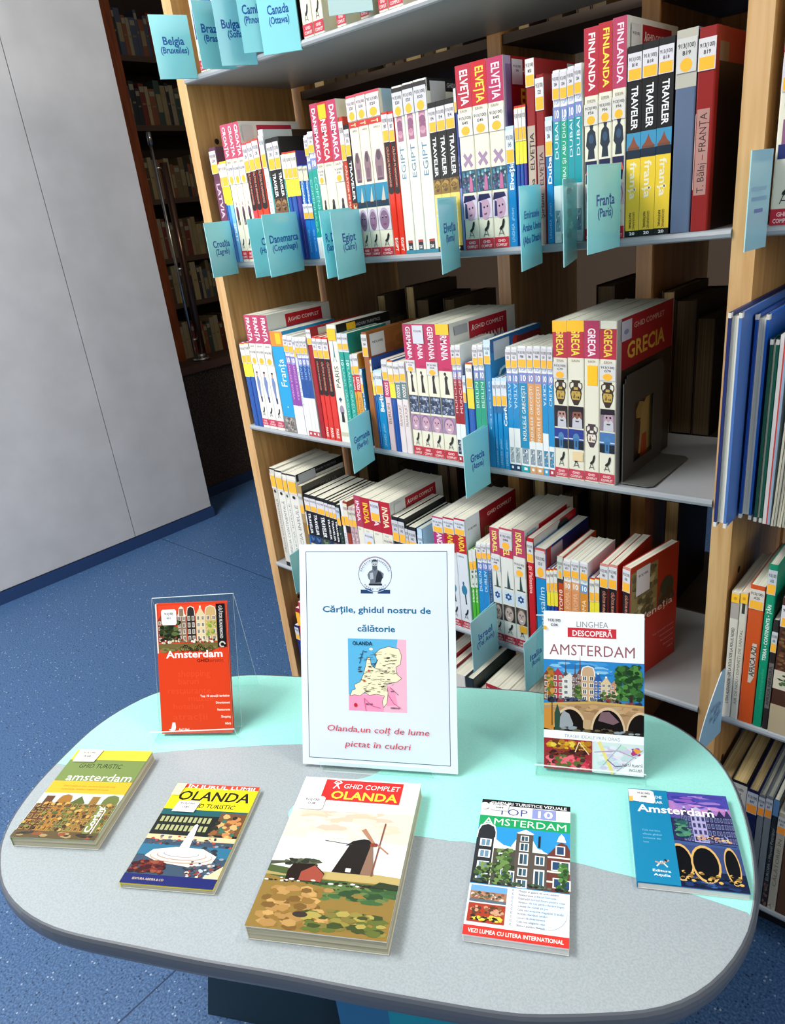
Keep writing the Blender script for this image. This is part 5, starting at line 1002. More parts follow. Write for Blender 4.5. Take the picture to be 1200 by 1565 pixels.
# ------------------------------------------------------------------ acrylic stands
def acrylic():
    mm = bpy.data.materials.new('clear_acrylic'); mm.use_nodes = True; nt = mm.node_tree; nt.nodes.clear()
    out = nt.nodes.new('ShaderNodeOutputMaterial'); tr = nt.nodes.new('ShaderNodeBsdfTransparent'); tr.inputs[0].default_value = (.95, .975, .97, 1)
    gl = nt.nodes.new('ShaderNodeBsdfGlossy'); gl.inputs['Roughness'].default_value = .05; fr = nt.nodes.new('ShaderNodeMapRange'); lw = nt.nodes.new('ShaderNodeLayerWeight'); pw = nt.nodes.new('ShaderNodeMath'); pw.operation = 'POWER'; pw.inputs[1].default_value = 4.0
    lw.inputs[0].default_value = .5; nt.links.new(lw.outputs['Facing'], pw.inputs[0]); nt.links.new(pw.outputs[0], fr.inputs[0]); fr.inputs['To Min'].default_value = .02; fr.inputs['To Max'].default_value = .35
    mx = nt.nodes.new('ShaderNodeMixShader'); nt.links.new(fr.outputs[0], mx.inputs[0]); nt.links.new(tr.outputs[0], mx.inputs[1]); nt.links.new(gl.outputs[0], mx.inputs[2]); nt.links.new(mx.outputs[0], out.inputs[0]); return mm
def acrylic_edge():
    mm = bpy.data.materials.new('acrylic_cut_edge'); mm.use_nodes = True; nt = mm.node_tree; b = nt.nodes['Principled BSDF']
    b.inputs['Base Color'].default_value = (.86, .95, .95, 1); b.inputs['Roughness'].default_value = .2; b.inputs['Alpha'].default_value = .55; return mm
M_AC = acrylic(); M_ACE = acrylic_edge()
def sheet(mb, a, b, c, d, t=0.002):
    """clear plate a-b-c-d with visible cut edges"""
    a, b, c, d = map(Vector, (a, b, c, d)); N = (b - a).cross(d - a).normalized() * t
    mb.poly([a, b, c, d], M_AC); mb.poly([a + N, d + N, c + N, b + N], M_AC)
    for p, q_ in ((a, b), (b, c), (c, d), (d, a)): mb.poly([p, p + N, q_ + N, q_], M_ACE)
def stand(label, x, y, th, lean, w, plate, lip, foot, y0):
    """origin: front lower left corner on the table; local X along the front, Y to the back"""
    r = empty('acrylic_stand', (x, y, TABLE_Z), label, 'display stand', None, th)
    s, c = math.sin(lean), math.cos(lean); 
    m1 = MB(); sheet(m1, (0, y0 + .001, .002), (w, y0 + .001, .002), (w, y0 + .001 + plate * s, plate * c), (0, y0 + .001 + plate * s, plate * c)); m1.build('back_plate', r)
    m2 = MB(); sheet(m2, (0, 0.0, .0), (w, 0.0, .0), (w, y0, .002), (0, y0, .002), .0018); m2.build('base', r)
    m3 = MB(); sheet(m3, (0, 0, 0), (w, 0, 0), (w, -.006, lip), (0, -.006, lip)); m3.build('front_lip', r)
    m4 = MB(); sheet(m4, (w, y0 + plate * s + .003, plate * c), (0, y0 + plate * s + .003, plate * c), (0, foot, .0), (w, foot, .0)); m4.build('rear_leg', r)
    return r

# ------------------------------------------------------------------ things lying on or leaning over the table
def flat_book(label, x, y, th, w, h, t, cover, el, st=None, side='#D9D8D2', pages=None, spine=None, curl=0.0):
    r = empty('guidebook', (x, y, TABLE_Z), label, 'book', None, th)
    tb_ = .0011; mb = MB(); mc = mat(cover, .28)
    mb.box(0, 0, t - tb_, w, h, t, mc); mb.box(0, 0, .0002, w, h, tb_, mat(side, .4)); mb.box(0, 0, tb_, .0012, h, t - tb_, mat(spine or cover, .35))
    draw(mb, el, Vector((0, 0, t)), UX, UY, w, h, UZ, rough=.26)
    mb.build('cover', r)
    pb = MB(); pb.box(.0012, .0006, tb_, w - .0008, h - .0006, t - tb_, pages or M_PAGEZ); pb.build('page_block', r)
    if st:
        s = MB(); draw(s, st, Vector((0, 0, t + .0016)), UX, UY, w, h, UZ); s.build('call_number_label', r)
    return r
def lean_book(label, x, y, z0, th, lean, w, h, t, cover, el, st=None, name='guidebook', cat='book', edge=None, back=None):
    r = empty(name, (x, y, z0), label, cat, None, th); s, c = math.sin(lean), math.cos(lean)
    V = Vector((0, s, c)); B = Vector((0, c, -s)); O = Vector((0, 0, 0)); tb_ = min(.001, t * .25)
    mb = MB(); mb.obox(O, UX * w, B * tb_, V * h, mat(cover, .25)); mb.obox(O + B * (t - tb_), UX * w, B * tb_, V * h, mat(back or cover, .4)); mb.obox(O + B * tb_, UX * .0012, B * (t - 2 * tb_), V * h, mat(edge or cover, .35))
    draw(mb, el, O, UX, V, w, h, -B, rough=.25); mb.build('cover' if cat == 'book' else 'board', r)
    if t > .003:
        pb = MB(); pb.obox(O + B * tb_ + UX * .0012 + V * .001, UX * (w - .003), B * (t - 2 * tb_), V * (h - .002), M_PAGE); pb.build('page_block', r)
    if st:
        q_ = MB(); draw(q_, st, O, UX, V, w, h, -B, lift=.0017); q_.build('call_number_label', r)
    return r
def lbl(u0, v0, u1, v1, code, dot=None):
    e = [('p', [(u0 + .02, v0), (u1 - .02, v0), (u1, v0 + .012), (u1, v1 - .012), (u1 - .02, v1), (u0 + .02, v1), (u0, v1 - .012), (u0, v0 + .012)], '#E9EBEC'),
         ('t', '913(100)', 'H', (u0 + u1) / 2, v1 - (v1 - v0) * .28, (u1 - u0) * .58, .017, '#26262C', True), ('r', u0 + (u1 - u0) * .3, v1 - (v1 - v0) * .42, u1 - (u1 - u0) * .3, v1 - (v1 - v0) * .41, '#44444A'), ('t', code, 'H', (u0 + u1) / 2, v1 - (v1 - v0) * .56, (u1 - u0) * .30, .015, '#26262C', True)]
    return e
def house(u0, u1, v0, v1, body, top='step', win='#E8E8E2', pane='#3A4A5A', rows=4, cols=2, trim='#EDEBE2'):
    W = u1 - u0; H = v1 - v0; um = (u0 + u1) / 2; vb = v0 + H * .74
    e = [('r', u0, v0, u1, vb, body)]
    if top == 'neck':
        e += [('p', [(u0 - .005, vb - .008), (u1 + .005, vb - .008), (u1 - W * .16, vb + H * .06), (u1 - W * .24, vb + H * .20), (u0 + W * .24, vb + H * .20), (u0 + W * .16, vb + H * .06)], trim), ('r', u0 + W * .27, vb - H * .02, u1 - W * .27, vb + H * .19, body), ('p', [(u0 + W * .2, vb + H * .20), (u1 - W * .2, vb + H * .20), (um, vb + H * .27)], trim)]
    elif top == 'bell':
        e += [('p', [(u0 - .004, vb - .005), (u1 + .004, vb - .005), (u1 - .002, vb + H * .12), (u1 - W * .12, vb + H * .22), (um, vb + H * .265), (u0 + W * .12, vb + H * .22), (u0 + .002, vb + H * .12)], trim), ('p', [(u0 + .008, vb - .005), (u1 - .008, vb - .005), (u1 - .012, vb + H * .11), (u1 - W * .18, vb + H * .20), (um, vb + H * .24), (u0 + W * .18, vb + H * .20), (u0 + .012, vb + H * .11)], body)]
    elif top == 'gable':
        e += [('p', [(u0, vb), (u1, vb), (um + W * .12, vb + H * .18), (um + W * .08, vb + H * .24), (um - W * .08, vb + H * .24), (um - W * .12, vb + H * .18)], body), ('r', um - W * .1, vb + H * .2, um + W * .1, vb + H * .26, trim)]
    elif top == 'spire': e += [('p', [(u0, vb), (u1, vb), (um + W * .1, vb + H * .12), (um, vb + H * .5), (um - W * .1, vb + H * .12)], body)]
    else: e += [('p', [(u0, vb), (u1, vb), (um, vb + H * .2)], body)]
    for a in range(rows):
        for b in range(cols):
            cu = u0 + W * (b + .5) / cols; c_v = v0 + (vb - v0) * (a + .55) / rows; ww = W / cols * .30; hh = (vb - v0) / rows * .34
            e += [('r', cu - ww, c_v - hh, cu + ww, c_v + hh, win), ('r', cu - ww * .7, c_v - hh * .8, cu - ww * .08, c_v + hh * .8, pane), ('r', cu + ww * .08, c_v - hh * .8, cu + ww * .7, c_v + hh * .8, pane)]
    return e

# 1 yellow-green Amsterdam guide, far left
e = [('r', 0, .875, 1, 1, '#D8CC3C'), ('r', 0, .615, 1, .875, '#74894A'), ('r', 0, .60, 1, .61, '#74894A'), ('r', 0, .475, 1, .615, '#F2AE2A'), ('r', 0, 0, 1, .475, '#D9E6EA'),
     ('t', 'GHID TURISTIC', 'H', .46, .80, .56, .052, '#1C2016', False), ('t', 'amsterdam', 'H', .55, .665, .84, .085, '#F2F4EC', False), ('t', 'Ghid complet al celor mai bune locuri din oraș', 'H', .5, .56, .66, .018, '#7A5412', False), ('t', 'restaurante, hoteluri, magazine și muzee', 'H', .47, .525, .60, .018, '#7A5412', False)]
for k, (a, b, c) in enumerate(((.0, .24, '#5A3820'), (.22, .42, '#9A6A24'), (.40, .60, '#55602C'), (.58, .80, '#8C6A2E'), (.78, 1.0, '#66703A'))):
    e += house(a + .005, b - .005, .07, .47, c, ('neck', 'bell', 'step', 'neck', 'bell')[k], '#B08C4A', '#3A2A18', 5, 3, '#B9C2BC')
e += [('n', 0, .07, 1, .38, ['#6E4A26', '#A87C34', '#3E2A18', '#7A7A3A', '#C09A52', '#4A5A30'], 90, .035, .02, 12), ('r', 0, 0, 1, .07, '#5A4A2C'), ('n', 0, 0, 1, .075, ['#3A2E20', '#8A4A2A', '#A08A5A', '#2A2A22'], 30, .06, .02, 3), ('r', .80, .06, .87, .34, '#77803E'), ('t', 'Corint', 'U', .84, .20, .26, .075, '#F6F4EA', True), ('l', [(.90, .06), (.90, .30), (.80, .34)], .0012, '#F6F4EA')]
flat_book('yellow-green Ghid turistic amsterdam guide lying at the left table end', .4615, -.8072, .5624, .1203, .1611, .0156, '#8C9A50', e, [('p', [(.06, .84), (.34, .84), (.36, .995), (.04, .995)], '#ECE9DC'), ('t', '913(100)', 'H', .2, .955, .16, .02, '#26262C', True), ('t', 'A48', 'H', .2, .91, .10, .02, '#26262C', True)], pages=M_PAGEZ, spine='#77884A')
# 2 Olanda yellow title, fountain square
e = [('r', 0, .955, 1, 1, '#D9402C'), ('r', 0, .72, 1, .955, '#F6E61E'), ('t', 'ÎN JURUL LUMII', 'H', .55, .972, .82, .034, '#F6E8E2', True), ('t', 'OLANDA', 'H', .52, .870, .86, .10, '#17140E', True, .12), ('t', 'GHID TURISTIC', 'H', .54, .765, .56, .042, '#1E1A10', True, .15)]
e += [('r', 0, .07, 1, .72, '#3A4E62'), ('r', 0, .645, 1, .72, '#1F5A60'), ('r', .0, .46, 1, .66, '#1C2420'), ('r', .7, .48, 1, .70, '#6A4A34')]
for a in range(11):
    for b in range(2): e.append(('r', .04 + .055 * a, .50 + .085 * b, .075 + .055 * a, .555 + .085 * b, '#A8AC7A'))
e += [('n', .64, .42, 1, .70, ['#8A5A34', '#C0824A', '#3A6A5A', '#2A2A24', '#D8A86A'], 40, .05, .03, 5), ('r', 0, .41, 1, .455, '#E0C49A'), ('n', 0, .34, 1, .46, ['#4A5060', '#2A3038', '#C8B08A', '#B04A3A', '#6A7078'], 50, .03, .014, 6), ('r', 0, .26, 1, .36, '#2E6E8E'), ('n', .55, .1, 1, .4, ['#48586A', '#2A3440', '#8A94A0'], 40, .05, .02, 5),
      ('p', [(.10, .25), (.28, .20), (.66, .17), (.86, .22), (.88, .28), (.70, .34), (.40, .345), (.16, .31)], '#E6DCD0'), ('e', .50, .258, .35, .062, '#B8A696'), ('e', .50, .264, .335, .056, '#E6DACC'), ('e', .50, .270, .28, .046, '#B09E90'), ('e', .50, .275, .265, .041, '#E9E0D6'), ('e', .49, .283, .20, .033, '#A8A6A8'), ('e', .49, .287, .185, .028, '#E6ECF0'), ('p', [(.36, .28), (.58, .28), (.54, .34), (.515, .56), (.49, .575), (.47, .555), (.43, .34)], '#F2F4F4'),
      ('n', .0, .09, .42, .22, ['#5A1A1E', '#7A2A24', '#3A1418', '#8A4A32'], 70, .05, .022, 8), ('n', .62, .08, .98, .24, ['#2A2E38', '#B8C0C8', '#8A3A34', '#D8C4A8', '#4A5460'], 50, .03, .014, 9), ('p', [(.82, .07), (1, .07), (1, .20)], '#E6C8A4'), ('r', 0, 0, 1, .085, '#1C2468'), ('t', 'EDITURA AGORA & CO', 'H', .28, .045, .34, .018, '#C9B8A0', True)]
flat_book('yellow-titled OLANDA guide with white monument photo, second from left', .6398, -.7544, .5378, .1193, .1592, .0080, '#E8D822', e, [('p', [(-.0, .86), (.10, .86), (.12, .99), (.0, .99)], '#F2E6B0'), ('p', [(.12, .685), (.38, .685), (.40, .80), (.14, .80)], '#ECEDEE'), ('t', '913(100)', 'H', .26, .775, .18, .02, '#26262C', True), ('t', 'O81', 'H', .26, .735, .09, .018, '#26262C', True)], pages=M_PAGEZ)
# 3 big white Olanda guide with windmill
e = [('r', 0, .0, 1, .80, '#E8E8E4'), ('r', .0, .55, 1, .80, '#DCCFC0'), ('n', .05, .60, .98, .795, ['#E2D2BC', '#D2BCA4', '#E6DAC6', '#D8C6AE', '#CDB9A6'], 46, .16, .03, 2), ('p', [(0, .74), (1, .76), (1, .81), (0, .81)], '#F0ECE6'), ('n', .06, .46, .9, .60, ['#EDF0EE', '#E2E6E6', '#D6DADC'], 24, .14, .02, 4),
     ('p', [(.0, .36), (.10, .375), (.30, .38), (.40, .395), (.36, .415), (.28, .40), (.12, .392), (0, .385)], '#4A5040'), ('n', .08, .365, .38, .42, ['#3E4636', '#565C48', '#2E3428'], 30, .04, .014, 3), ('r', 0, .30, 1, .345, '#A89A62'), ('p', [(.45, .30), (1, .30), (1, .345), (.7, .36), (.46, .345)], '#B8A468'), ('r', 0, .0, 1, .30, '#8C7238'), ('p', [(0, .30), (1, .29), (1, .22), (.5, .25), (.2, .28)], '#3A5A34'), ('p', [(.0, .36), (.28, .34), (.28, .30), (0, .32)], '#4C5C34'),
     ('n', .42, .17, 1, .30, ['#3E6238', '#54703E', '#2E4A2C', '#6A7A44'], 50, .07, .018, 5), ('n', 0, .0, .6, .26, ['#A8824A', '#8A6A34', '#C09A5C', '#75582C', '#B48E54'], 80, .07, .025, 6), ('n', .35, 0, 1, .15, ['#8E8440', '#5E6A30', '#A89A50', '#3E4A26', '#7A7238'], 70, .07, .02, 7), ('e', .36, .09, .055, .016, '#38302A'),
     ('p', [(.485, .345), (.80, .345), (.745, .52), (.73, .55), (.60, .55), (.56, .52)], '#1E1814'), ('p', [(.70, .345), (.80, .345), (.745, .52), (.725, .53)], '#8A6A58'), ('p', [(.53, .515), (.58, .55), (.66, .568), (.74, .56), (.77, .525), (.68, .53), (.60, .53)], '#1A1614'), ('r', .585, .352, .625, .375, '#D8DCE0'),
     ('l', [(.785, .34), (.795, .685)], .0018, '#7A4A3A'), ('p', [(.62, .625), (.65, .64), (.76, .54), (.745, .53)], '#A87C62'), ('l', [(.76, .545), (.87, .485)], .0020, '#A87C62'), ('l', [(.36, .54), (.58, .525)], .0008, '#4A4038'), ('e', .745, .535, .03, .012, '#8A3A2A'),
     ('p', [(.16, .275), (.42, .275), (.44, .33), (.34, .385), (.18, .375), (.155, .33)], '#231814'), ('p', [(.26, .278), (.43, .278), (.435, .325), (.35, .375), (.26, .33)], '#9A4A3A'), ('n', .0, .26, .9, .29, ['#2A2420', '#E6E2DA', '#3A3A2A'], 36, .025, .007, 4), ('p', [(.80, .275), (1, .27), (1, .30), (.86, .31)], '#2E3A26'),
     ('r', .195, .825, .86, .985, '#CE2420'), ('t', 'GHID COMPLET', 'H', .60, .94, .48, .036, '#F6EEEA', False, .1), ('t', 'OLANDA', 'H', .555, .868, .56, .058, '#F6E23A', True), ('l', [(.275, .915), (.30, .945), (.33, .915)], .0016, '#F6EEEA'), ('l', [(.302, .965), (.302, .935)], .003, '#F6EEEA'), ('l', [(.265, .962), (.30, .95), (.34, .965)], .0014, '#F6EEEA'), ('ring', .302, .966, .03, .016, .4, '#F6EEEA', 0, 180)]
flat_book('large thick white OLANDA guide with windmill photo, centre front', .8179, -.7041, .5156, .1557, .2180, .0205, '#EFEFEA', e, lbl(.035, .745, .245, .845, 'O-38'), side='#D9D6C8', pages=M_PAGEZ)
# 4 Top 10 Amsterdam
e = [('r', 0, 0, 1, 1, '#F4F6F8'), ('r', 0, .955, 1, 1, '#15161A'), ('t', 'GHIDURI TURISTICE VIZUALE', 'H', .53, .975, .86, .023, '#E8EAEE', True), ('t', 'TOP', 'H', .36, .906, .34, .056, '#3A4A8C', False), ('r', .58, .868, .845, .950, '#8F9AD2'), ('t', '10', 'H', .71, .909, .20, .056, '#FFFFFF', True), ('r', 0, .775, 1, .862, '#18A05E'), ('t', 'AMSTERDAM', 'H', .51, .817, .92, .054, '#F2F8F2', False), ('r', 0, .335, 1, .775, '#2C94D2')]
e += house(.0, .21, .34, .80, '#262A30', 'bell', '#E6ECEC', '#6A8EA8', 4, 1, '#EDEDE6') + [('p', [(.19, .34), (.44, .34), (.44, .62), (.30, .635), (.22, .67), (.19, .69)], '#EDE8DC'), ('r', .20, .34, .44, .605, '#4A4A40'), ('e', .245, .625, .022, .012, '#ECECE4'), ('e', .405, .62, .022, .012, '#ECECE4')]
e += [('p', [(.44, .34), (.78, .34), (.78, .60), (.66, .635), (.61, .69), (.61, .74), (.44, .74), (.44, .70), (.38, .63), (.44, .62)], '#EDE9DE'), ('r', .43, .34, .61, .735, '#57504A'), ('r', .60, .34, .77, .60, '#57504A'), ('p', [(.43, .742), (.62, .742), (.525, .772)], '#F2EFE6')]
for (a, b, w_, h_) in ((.52, .70, .045, .022), (.52, .635, .05, .032), (.52, .545, .05, .045), (.52, .45, .05, .03), (.69, .545, .05, .035), (.69, .42, .055, .06), (.52, .37, .055, .03), (.30, .53, .045, .045), (.30, .42, .05, .04), (.40, .40, .04, .05)):
    e += [('r', a - w_, b - h_, a + w_, b + h_, '#F0F0EA'), ('r', a - w_ * .75, b - h_ * .8, a - w_ * .08, b + h_ * .8, '#2E4858'), ('r', a + w_ * .08, b - h_ * .8, a + w_ * .75, b + h_ * .8, '#3E6478')]
e += [('e', .695, .615, .024, .014, '#F0F0EA'), ('r', .665, .64, .69, .73, '#22252C'), ('p', [(.77, .34), (1, .34), (1, .64), (.97, .68), (.91, .70), (.87, .68), (.80, .62), (.77, .60)], '#6A3A32'), ('p', [(.86, .70), (.96, .70), (.94, .74), (.91, .765), (.88, .74)], '#E9EAE6')]
for v in (.47, .575, .40): e.append(('r', .77, v, 1, v + .012, '#E6E2D6'))
for (a, b) in ((.90, .635), (.86, .52), (.95, .52), (.88, .40), (.96, .39)): e += [('r', a - .05, b - .035, a + .05, b + .035, '#E8E8E2'), ('r', a - .036, b - .028, a + .036, b + .028, '#2A4A72')]
e += [('n', .0, .345, .44, .50, ['#3E5A30', '#5A7A3E', '#26381E', '#7A9450'], 60, .04, .018, 3), ('n', .22, .34, .42, .62, ['#4A6A36', '#2E4A26', '#6A8A4A'], 50, .04, .018, 6), ('n', .86, .34, 1, .55, ['#3E6A34', '#5A8A44', '#2A4A26'], 40, .04, .02, 4), ('n', 0, .34, 1, .38, ['#1E2620', '#3A4A38', '#5A6A5A'], 40, .04, .015, 5)]
e += [('r', .02, .215, .385, .325, '#6AA4D8'), ('r', .02, .215, .385, .285, '#A8765A'), ('n', .02, .22, .385, .29, ['#B8866A', '#5A6A4A', '#8A5A44', '#D8D0C8', '#3A4A3A'], 50, .03, .012, 2), ('r', .02, .215, .385, .232, '#5A6A74'), ('r', .02, .085, .385, .205, '#A83A26'), ('n', .02, .13, .385, .2, ['#8A5A3A', '#C89A7A', '#5A3A2A'], 40, .03, .014, 3), ('n', .02, .088, .385, .135, ['#1E1A16', '#E6D84A', '#C8C040', '#2A2A20'], 40, .035, .012, 7)]
e += [('e', .78, .20, .20, .11, '#D2E6F4'), ('r', .40, .06, 1, .075, '#F4F6F8')]
for j, s in enumerate(('Muzee și galerii de artă celebre', 'Restaurante și baruri faimoase', 'Distracții extraordinare pentru copii', 'Hoteluri de top pentru fiecare buget', 'Canale de vizitat pe jos', 'Cele mai atractive magazine și piețe', 'Artiști olandezi celebri', 'Locuri de divertisment', 'Cele mai elegante case', 'Sfaturi pentru turiști')):
    v = .318 - .0245 * j; ln = .0124 * len(s); e += [('t', s, 'H', .50 + ln / 2 - .0, v, ln, .014, '#2E3E6A', False), ('t', 'C', 'H', .445, v, .022, .014, '#4A6AA0', True)]
e += [('r', 0, 0, 1, .062, '#D8362E'), ('t', 'VEZI LUMEA CU LITERA INTERNATIONAL', 'H', .5, .031, .90, .024, '#FBE6E0', True)]
flat_book('slim white TOP 10 AMSTERDAM guide with green title band, right of centre', 1.0052, -.5695, .4838, .1072, .1853, .0105, '#F0F2F4', e, [('p', [(.09, .905), (.30, .905), (.32, .965), (.09, .965)], '#EDF0F0'), ('e', .04, .935, .055, .028, '#E6EAE4'), ('t', '913(100)', 'H', .21, .955, .16, .014, '#26262C', True), ('t', 'I284', 'H', .21, .928, .09, .013, '#26262C', True)], pages=M_PAGEW)
# 5 square blue Amsterdam guide, far right
e = [('r', 0, 0, .40, 1, '#1A84B0'), ('r', .40, .0, 1, 1, '#5A50A0'), ('p', [(.4, .86), (1, .80), (1, 1), (.4, 1)], '#4A4AA8'), ('p', [(.4, .76), (1, .76), (1, .84), (.7, .86), (.4, .9)], '#B07CC0'), ('n', .4, .78, 1, 1, ['#4440A0', '#8A5AB8', '#C48CC8', '#3A3A9A', '#9A78C4'], 30, .12, .022, 3), ('r', .40, .44, 1, .70, '#2E2E5A')]
for k, (a, b, c, t_) in enumerate(((.50, .60, '#3A3A66', 'gable'), (.60, .74, '#B0A8D4', 'neck'), (.74, .86, '#2E2C56', 'gable'), (.85, .94, '#2A2A50', 'step'), (.93, 1.0, '#34325E', 'gable'))): e += house(a, b, .45, .84, c, t_, '#8A98C8' if c != '#B0A8D4' else '#6A72A4', '#20224A', 4, 3, '#C0B8DC')
e += [('n', .41, .48, .58, .70, ['#2E5A5E', '#3E7A6A', '#1E3E4A', '#52906E'], 50, .05, .026, 4), ('n', .60, .46, 1, .54, ['#C89A7A', '#8A98C8', '#2A2C5A', '#E0C08A'], 30, .025, .014, 6), ('r', .4, .40, 1, .45, '#40588E'), ('l', [(.4, .455), (.98, .43)], .001, '#1A2040')]
e += [('r', .40, .0, 1, .41, '#3A4A7C'), ('r', .40, 0, 1, .16, '#14203E'), ('n', .40, 0, 1, .12, ['#20386A', '#0E1830', '#3A5A94', '#182A50'], 50, .06, .016, 6)]
for uc, ru in ((.43, .12), (.66, .135), (.90, .07)):
    e += [('e', uc, .235, ru, .185, '#D8B06A', 0, 360), ('e', uc, .235, ru * .86, .16, '#0A0C12')]
    e += [('n', max(.4, uc - ru), .05, min(1, uc + ru), .16, ['#D8B05A', '#0E1018', '#0A0C12', '#8A6A34'], 26, .03, .018, 8)]
e += [('p', [(.38, 0), (.40, 0), (.40, 1), (.38, 1)], '#1A84B0'), ('r', -.0, .0, .40, .999, '#1A84B0'), ('t', 'GHID DE', 'H', .22, .915, .24, .030, '#CFE8F4', True), ('t', 'BUZUNAR', 'H', .22, .855, .24, .030, '#CFE8F4', True), ('t', 'Amsterdam', 'H', .46, .775, .76, .080, '#F6F8FA', True)]
for j, s in enumerate(('Cele mai bine', 'văzute ghiduri', 'turistice din', 'lume')): e.append(('t', s, 'H', .10 + .0068 * len(s), .53 - .042 * j, .0135 * len(s), .018, '#8CCBE4', False))
e += [('l', [(.20, .165), (.25, .22), (.30, .165)], .0016, '#D2E6EE'), ('l', [(.19, .21), (.25, .195), (.32, .235)], .0018, '#C0A08A'), ('l', [(.28, .24), (.30, .22)], .0022, '#2A2A2A'), ('t', 'Editura', 'H', .24, .125, .17, .022, '#E6F2F6', True), ('t', 'Aquila', 'H', .24, .085, .15, .022, '#E6F2F6', True)]
flat_book('squarish blue and purple Amsterdam guide at the right table end', 1.1207, -.4077, .4899, .1126, .1356, .0092, '#1A84B0', e, [('p', [(.0, .85), (.25, .83), (.27, .86), (.26, .97), (.22, .985), (.0, .985)], '#E6E8E6'), ('r', 0, .84, .04, .90, '#F2B85A'), ('t', '913(100)', 'H', .155, .945, .13, .02, '#26262C', True), ('t', 'A48', 'H', .155, .905, .06, .02, '#26262C', True)], pages=M_PAGEW)

# leaning items
th = .6075; le = .4082
e = [('r', 0, 0, 1, 1, '#D8401E'), ('r', .02, .62, .86, .985, '#E2482A'), ('r', .02, .64, .86, .69, '#8A7A52')]
for k, (a, b, c, t_) in enumerate(((.02, .14, '#8A3A2A', 'step'), (.14, .26, '#6A4A36', 'gable'), (.30, .43, '#8A7460', 'neck'), (.44, .56, '#2E2A2A', 'bell'), (.57, .70, '#D8C8A0', 'gable'), (.70, .86, '#C8A870', 'bell'))): e += house(a, b, .70, .975 if k > 1 else .93, c, t_, '#ECE4D4', '#5A5A54', 4, 2, '#E6DCC8')
e += [('n', .02, .70, .36, .88, ['#2E3A22', '#46542E', '#1E2618', '#5A6A3A'], 70, .05, .02, 3), ('n', .02, .685, .86, .73, ['#E6E0D4', '#3A3428', '#7A6A4A', '#A83A2A', '#C8BCA4'], 60, .025, .012, 5), ('r', .02, .655, .86, .69, '#6E6238'), ('n', .02, .62, .86, .665, ['#3A3A20', '#5A5A30', '#7A7A44'], 50, .04, .012, 6), ('n', .70, .74, .86, .86, ['#A8B04A', '#7A9A3A', '#C8B86A'], 30, .03, .016, 2)]
for uc in (.36, .44, .56, .64, .76): e.append(('ring', uc, .648, .036, .020, .18, '#1E1C14', 0, 360))
for a, b in ((.36, .44), (.56, .64)): e += [('l', [(a, .648), (a + .025, .676), (b - .01, .674), (b, .648)], .0009, '#1A1812'), ('l', [(a + .025, .676), (b - .02, .65)], .0009, '#1A1812')]
e += [('r', .86, .655, .985, .985, '#16161A'), ('t', 'CĂLĂTOR PE MAPAMOND', 'D', .92, .845, .25, .042, '#C9C9C6', True), ('ring', .925, .675, .045, .024, .45, '#C9C4B8', 0, 300), ('r', .0, .0, .02, 1, '#F0D8CC'), ('p', [(0, .0), (1, 0), (1, .62), (0, .62)], '#D8401E'),
      ('t', 'Amsterdam', 'H', .525, .608, .80, .054, '#FBF2EC', True), ('t', 'GHID', 'H', .64, .556, .17, .026, '#5A1410', True), ('t', 'turistic', 'H', .82, .556, .22, .026, '#6A1C14', False)]
for s, uu, v, ln, hh in (('shopping', .50, .46, .46, .05), ('baruri', .42, .40, .3, .045), ('restaurante', .42, .33, .62, .05), ('muzee', .58, .27, .36, .045), ('hoteluri', .40, .21, .44, .045), ('atracții', .42, .13, .50, .05)): e.append(('t', s, 'H', uu, v, ln, hh, '#E04A28', False))
for j, s in enumerate(('Top 10 atracții turistice', 'Divertisment', 'Restaurante', 'Shopping', 'Hărți')): e.append(('t', s, 'H', .985 - .0082 * len(s), .285 - .053 * j, .0164 * len(s), .016, '#FBE6DC', True))
e += [('p', [(.13, .02), (.18, .02), (.205, .045), (.20, .085), (.16, .085), (.145, .05)], '#FBF2EC'), ('p', [(.11, .025), (.20, .03), (.20, .04), (.11, .035)], '#FBF2EC'), ('t', 'Ad Libri', 'H', .32, .032, .15, .018, '#FBE6DC', True)]
stand('clear acrylic stand holding the red Amsterdam guide, left', .4390, -.5834, .6450, .41, .1310, .205, .022, .129, .022)
lean_book('red Amsterdam GHID turistic guide standing in the left acrylic stand', .4402, -.5700, TABLE_Z + .0045, th, le, .1129, .1985, .0075, '#D8401E', e, lbl(.085, .835, .30, .955, 'W11'), edge='#F0E0D4', back='#D8401E')
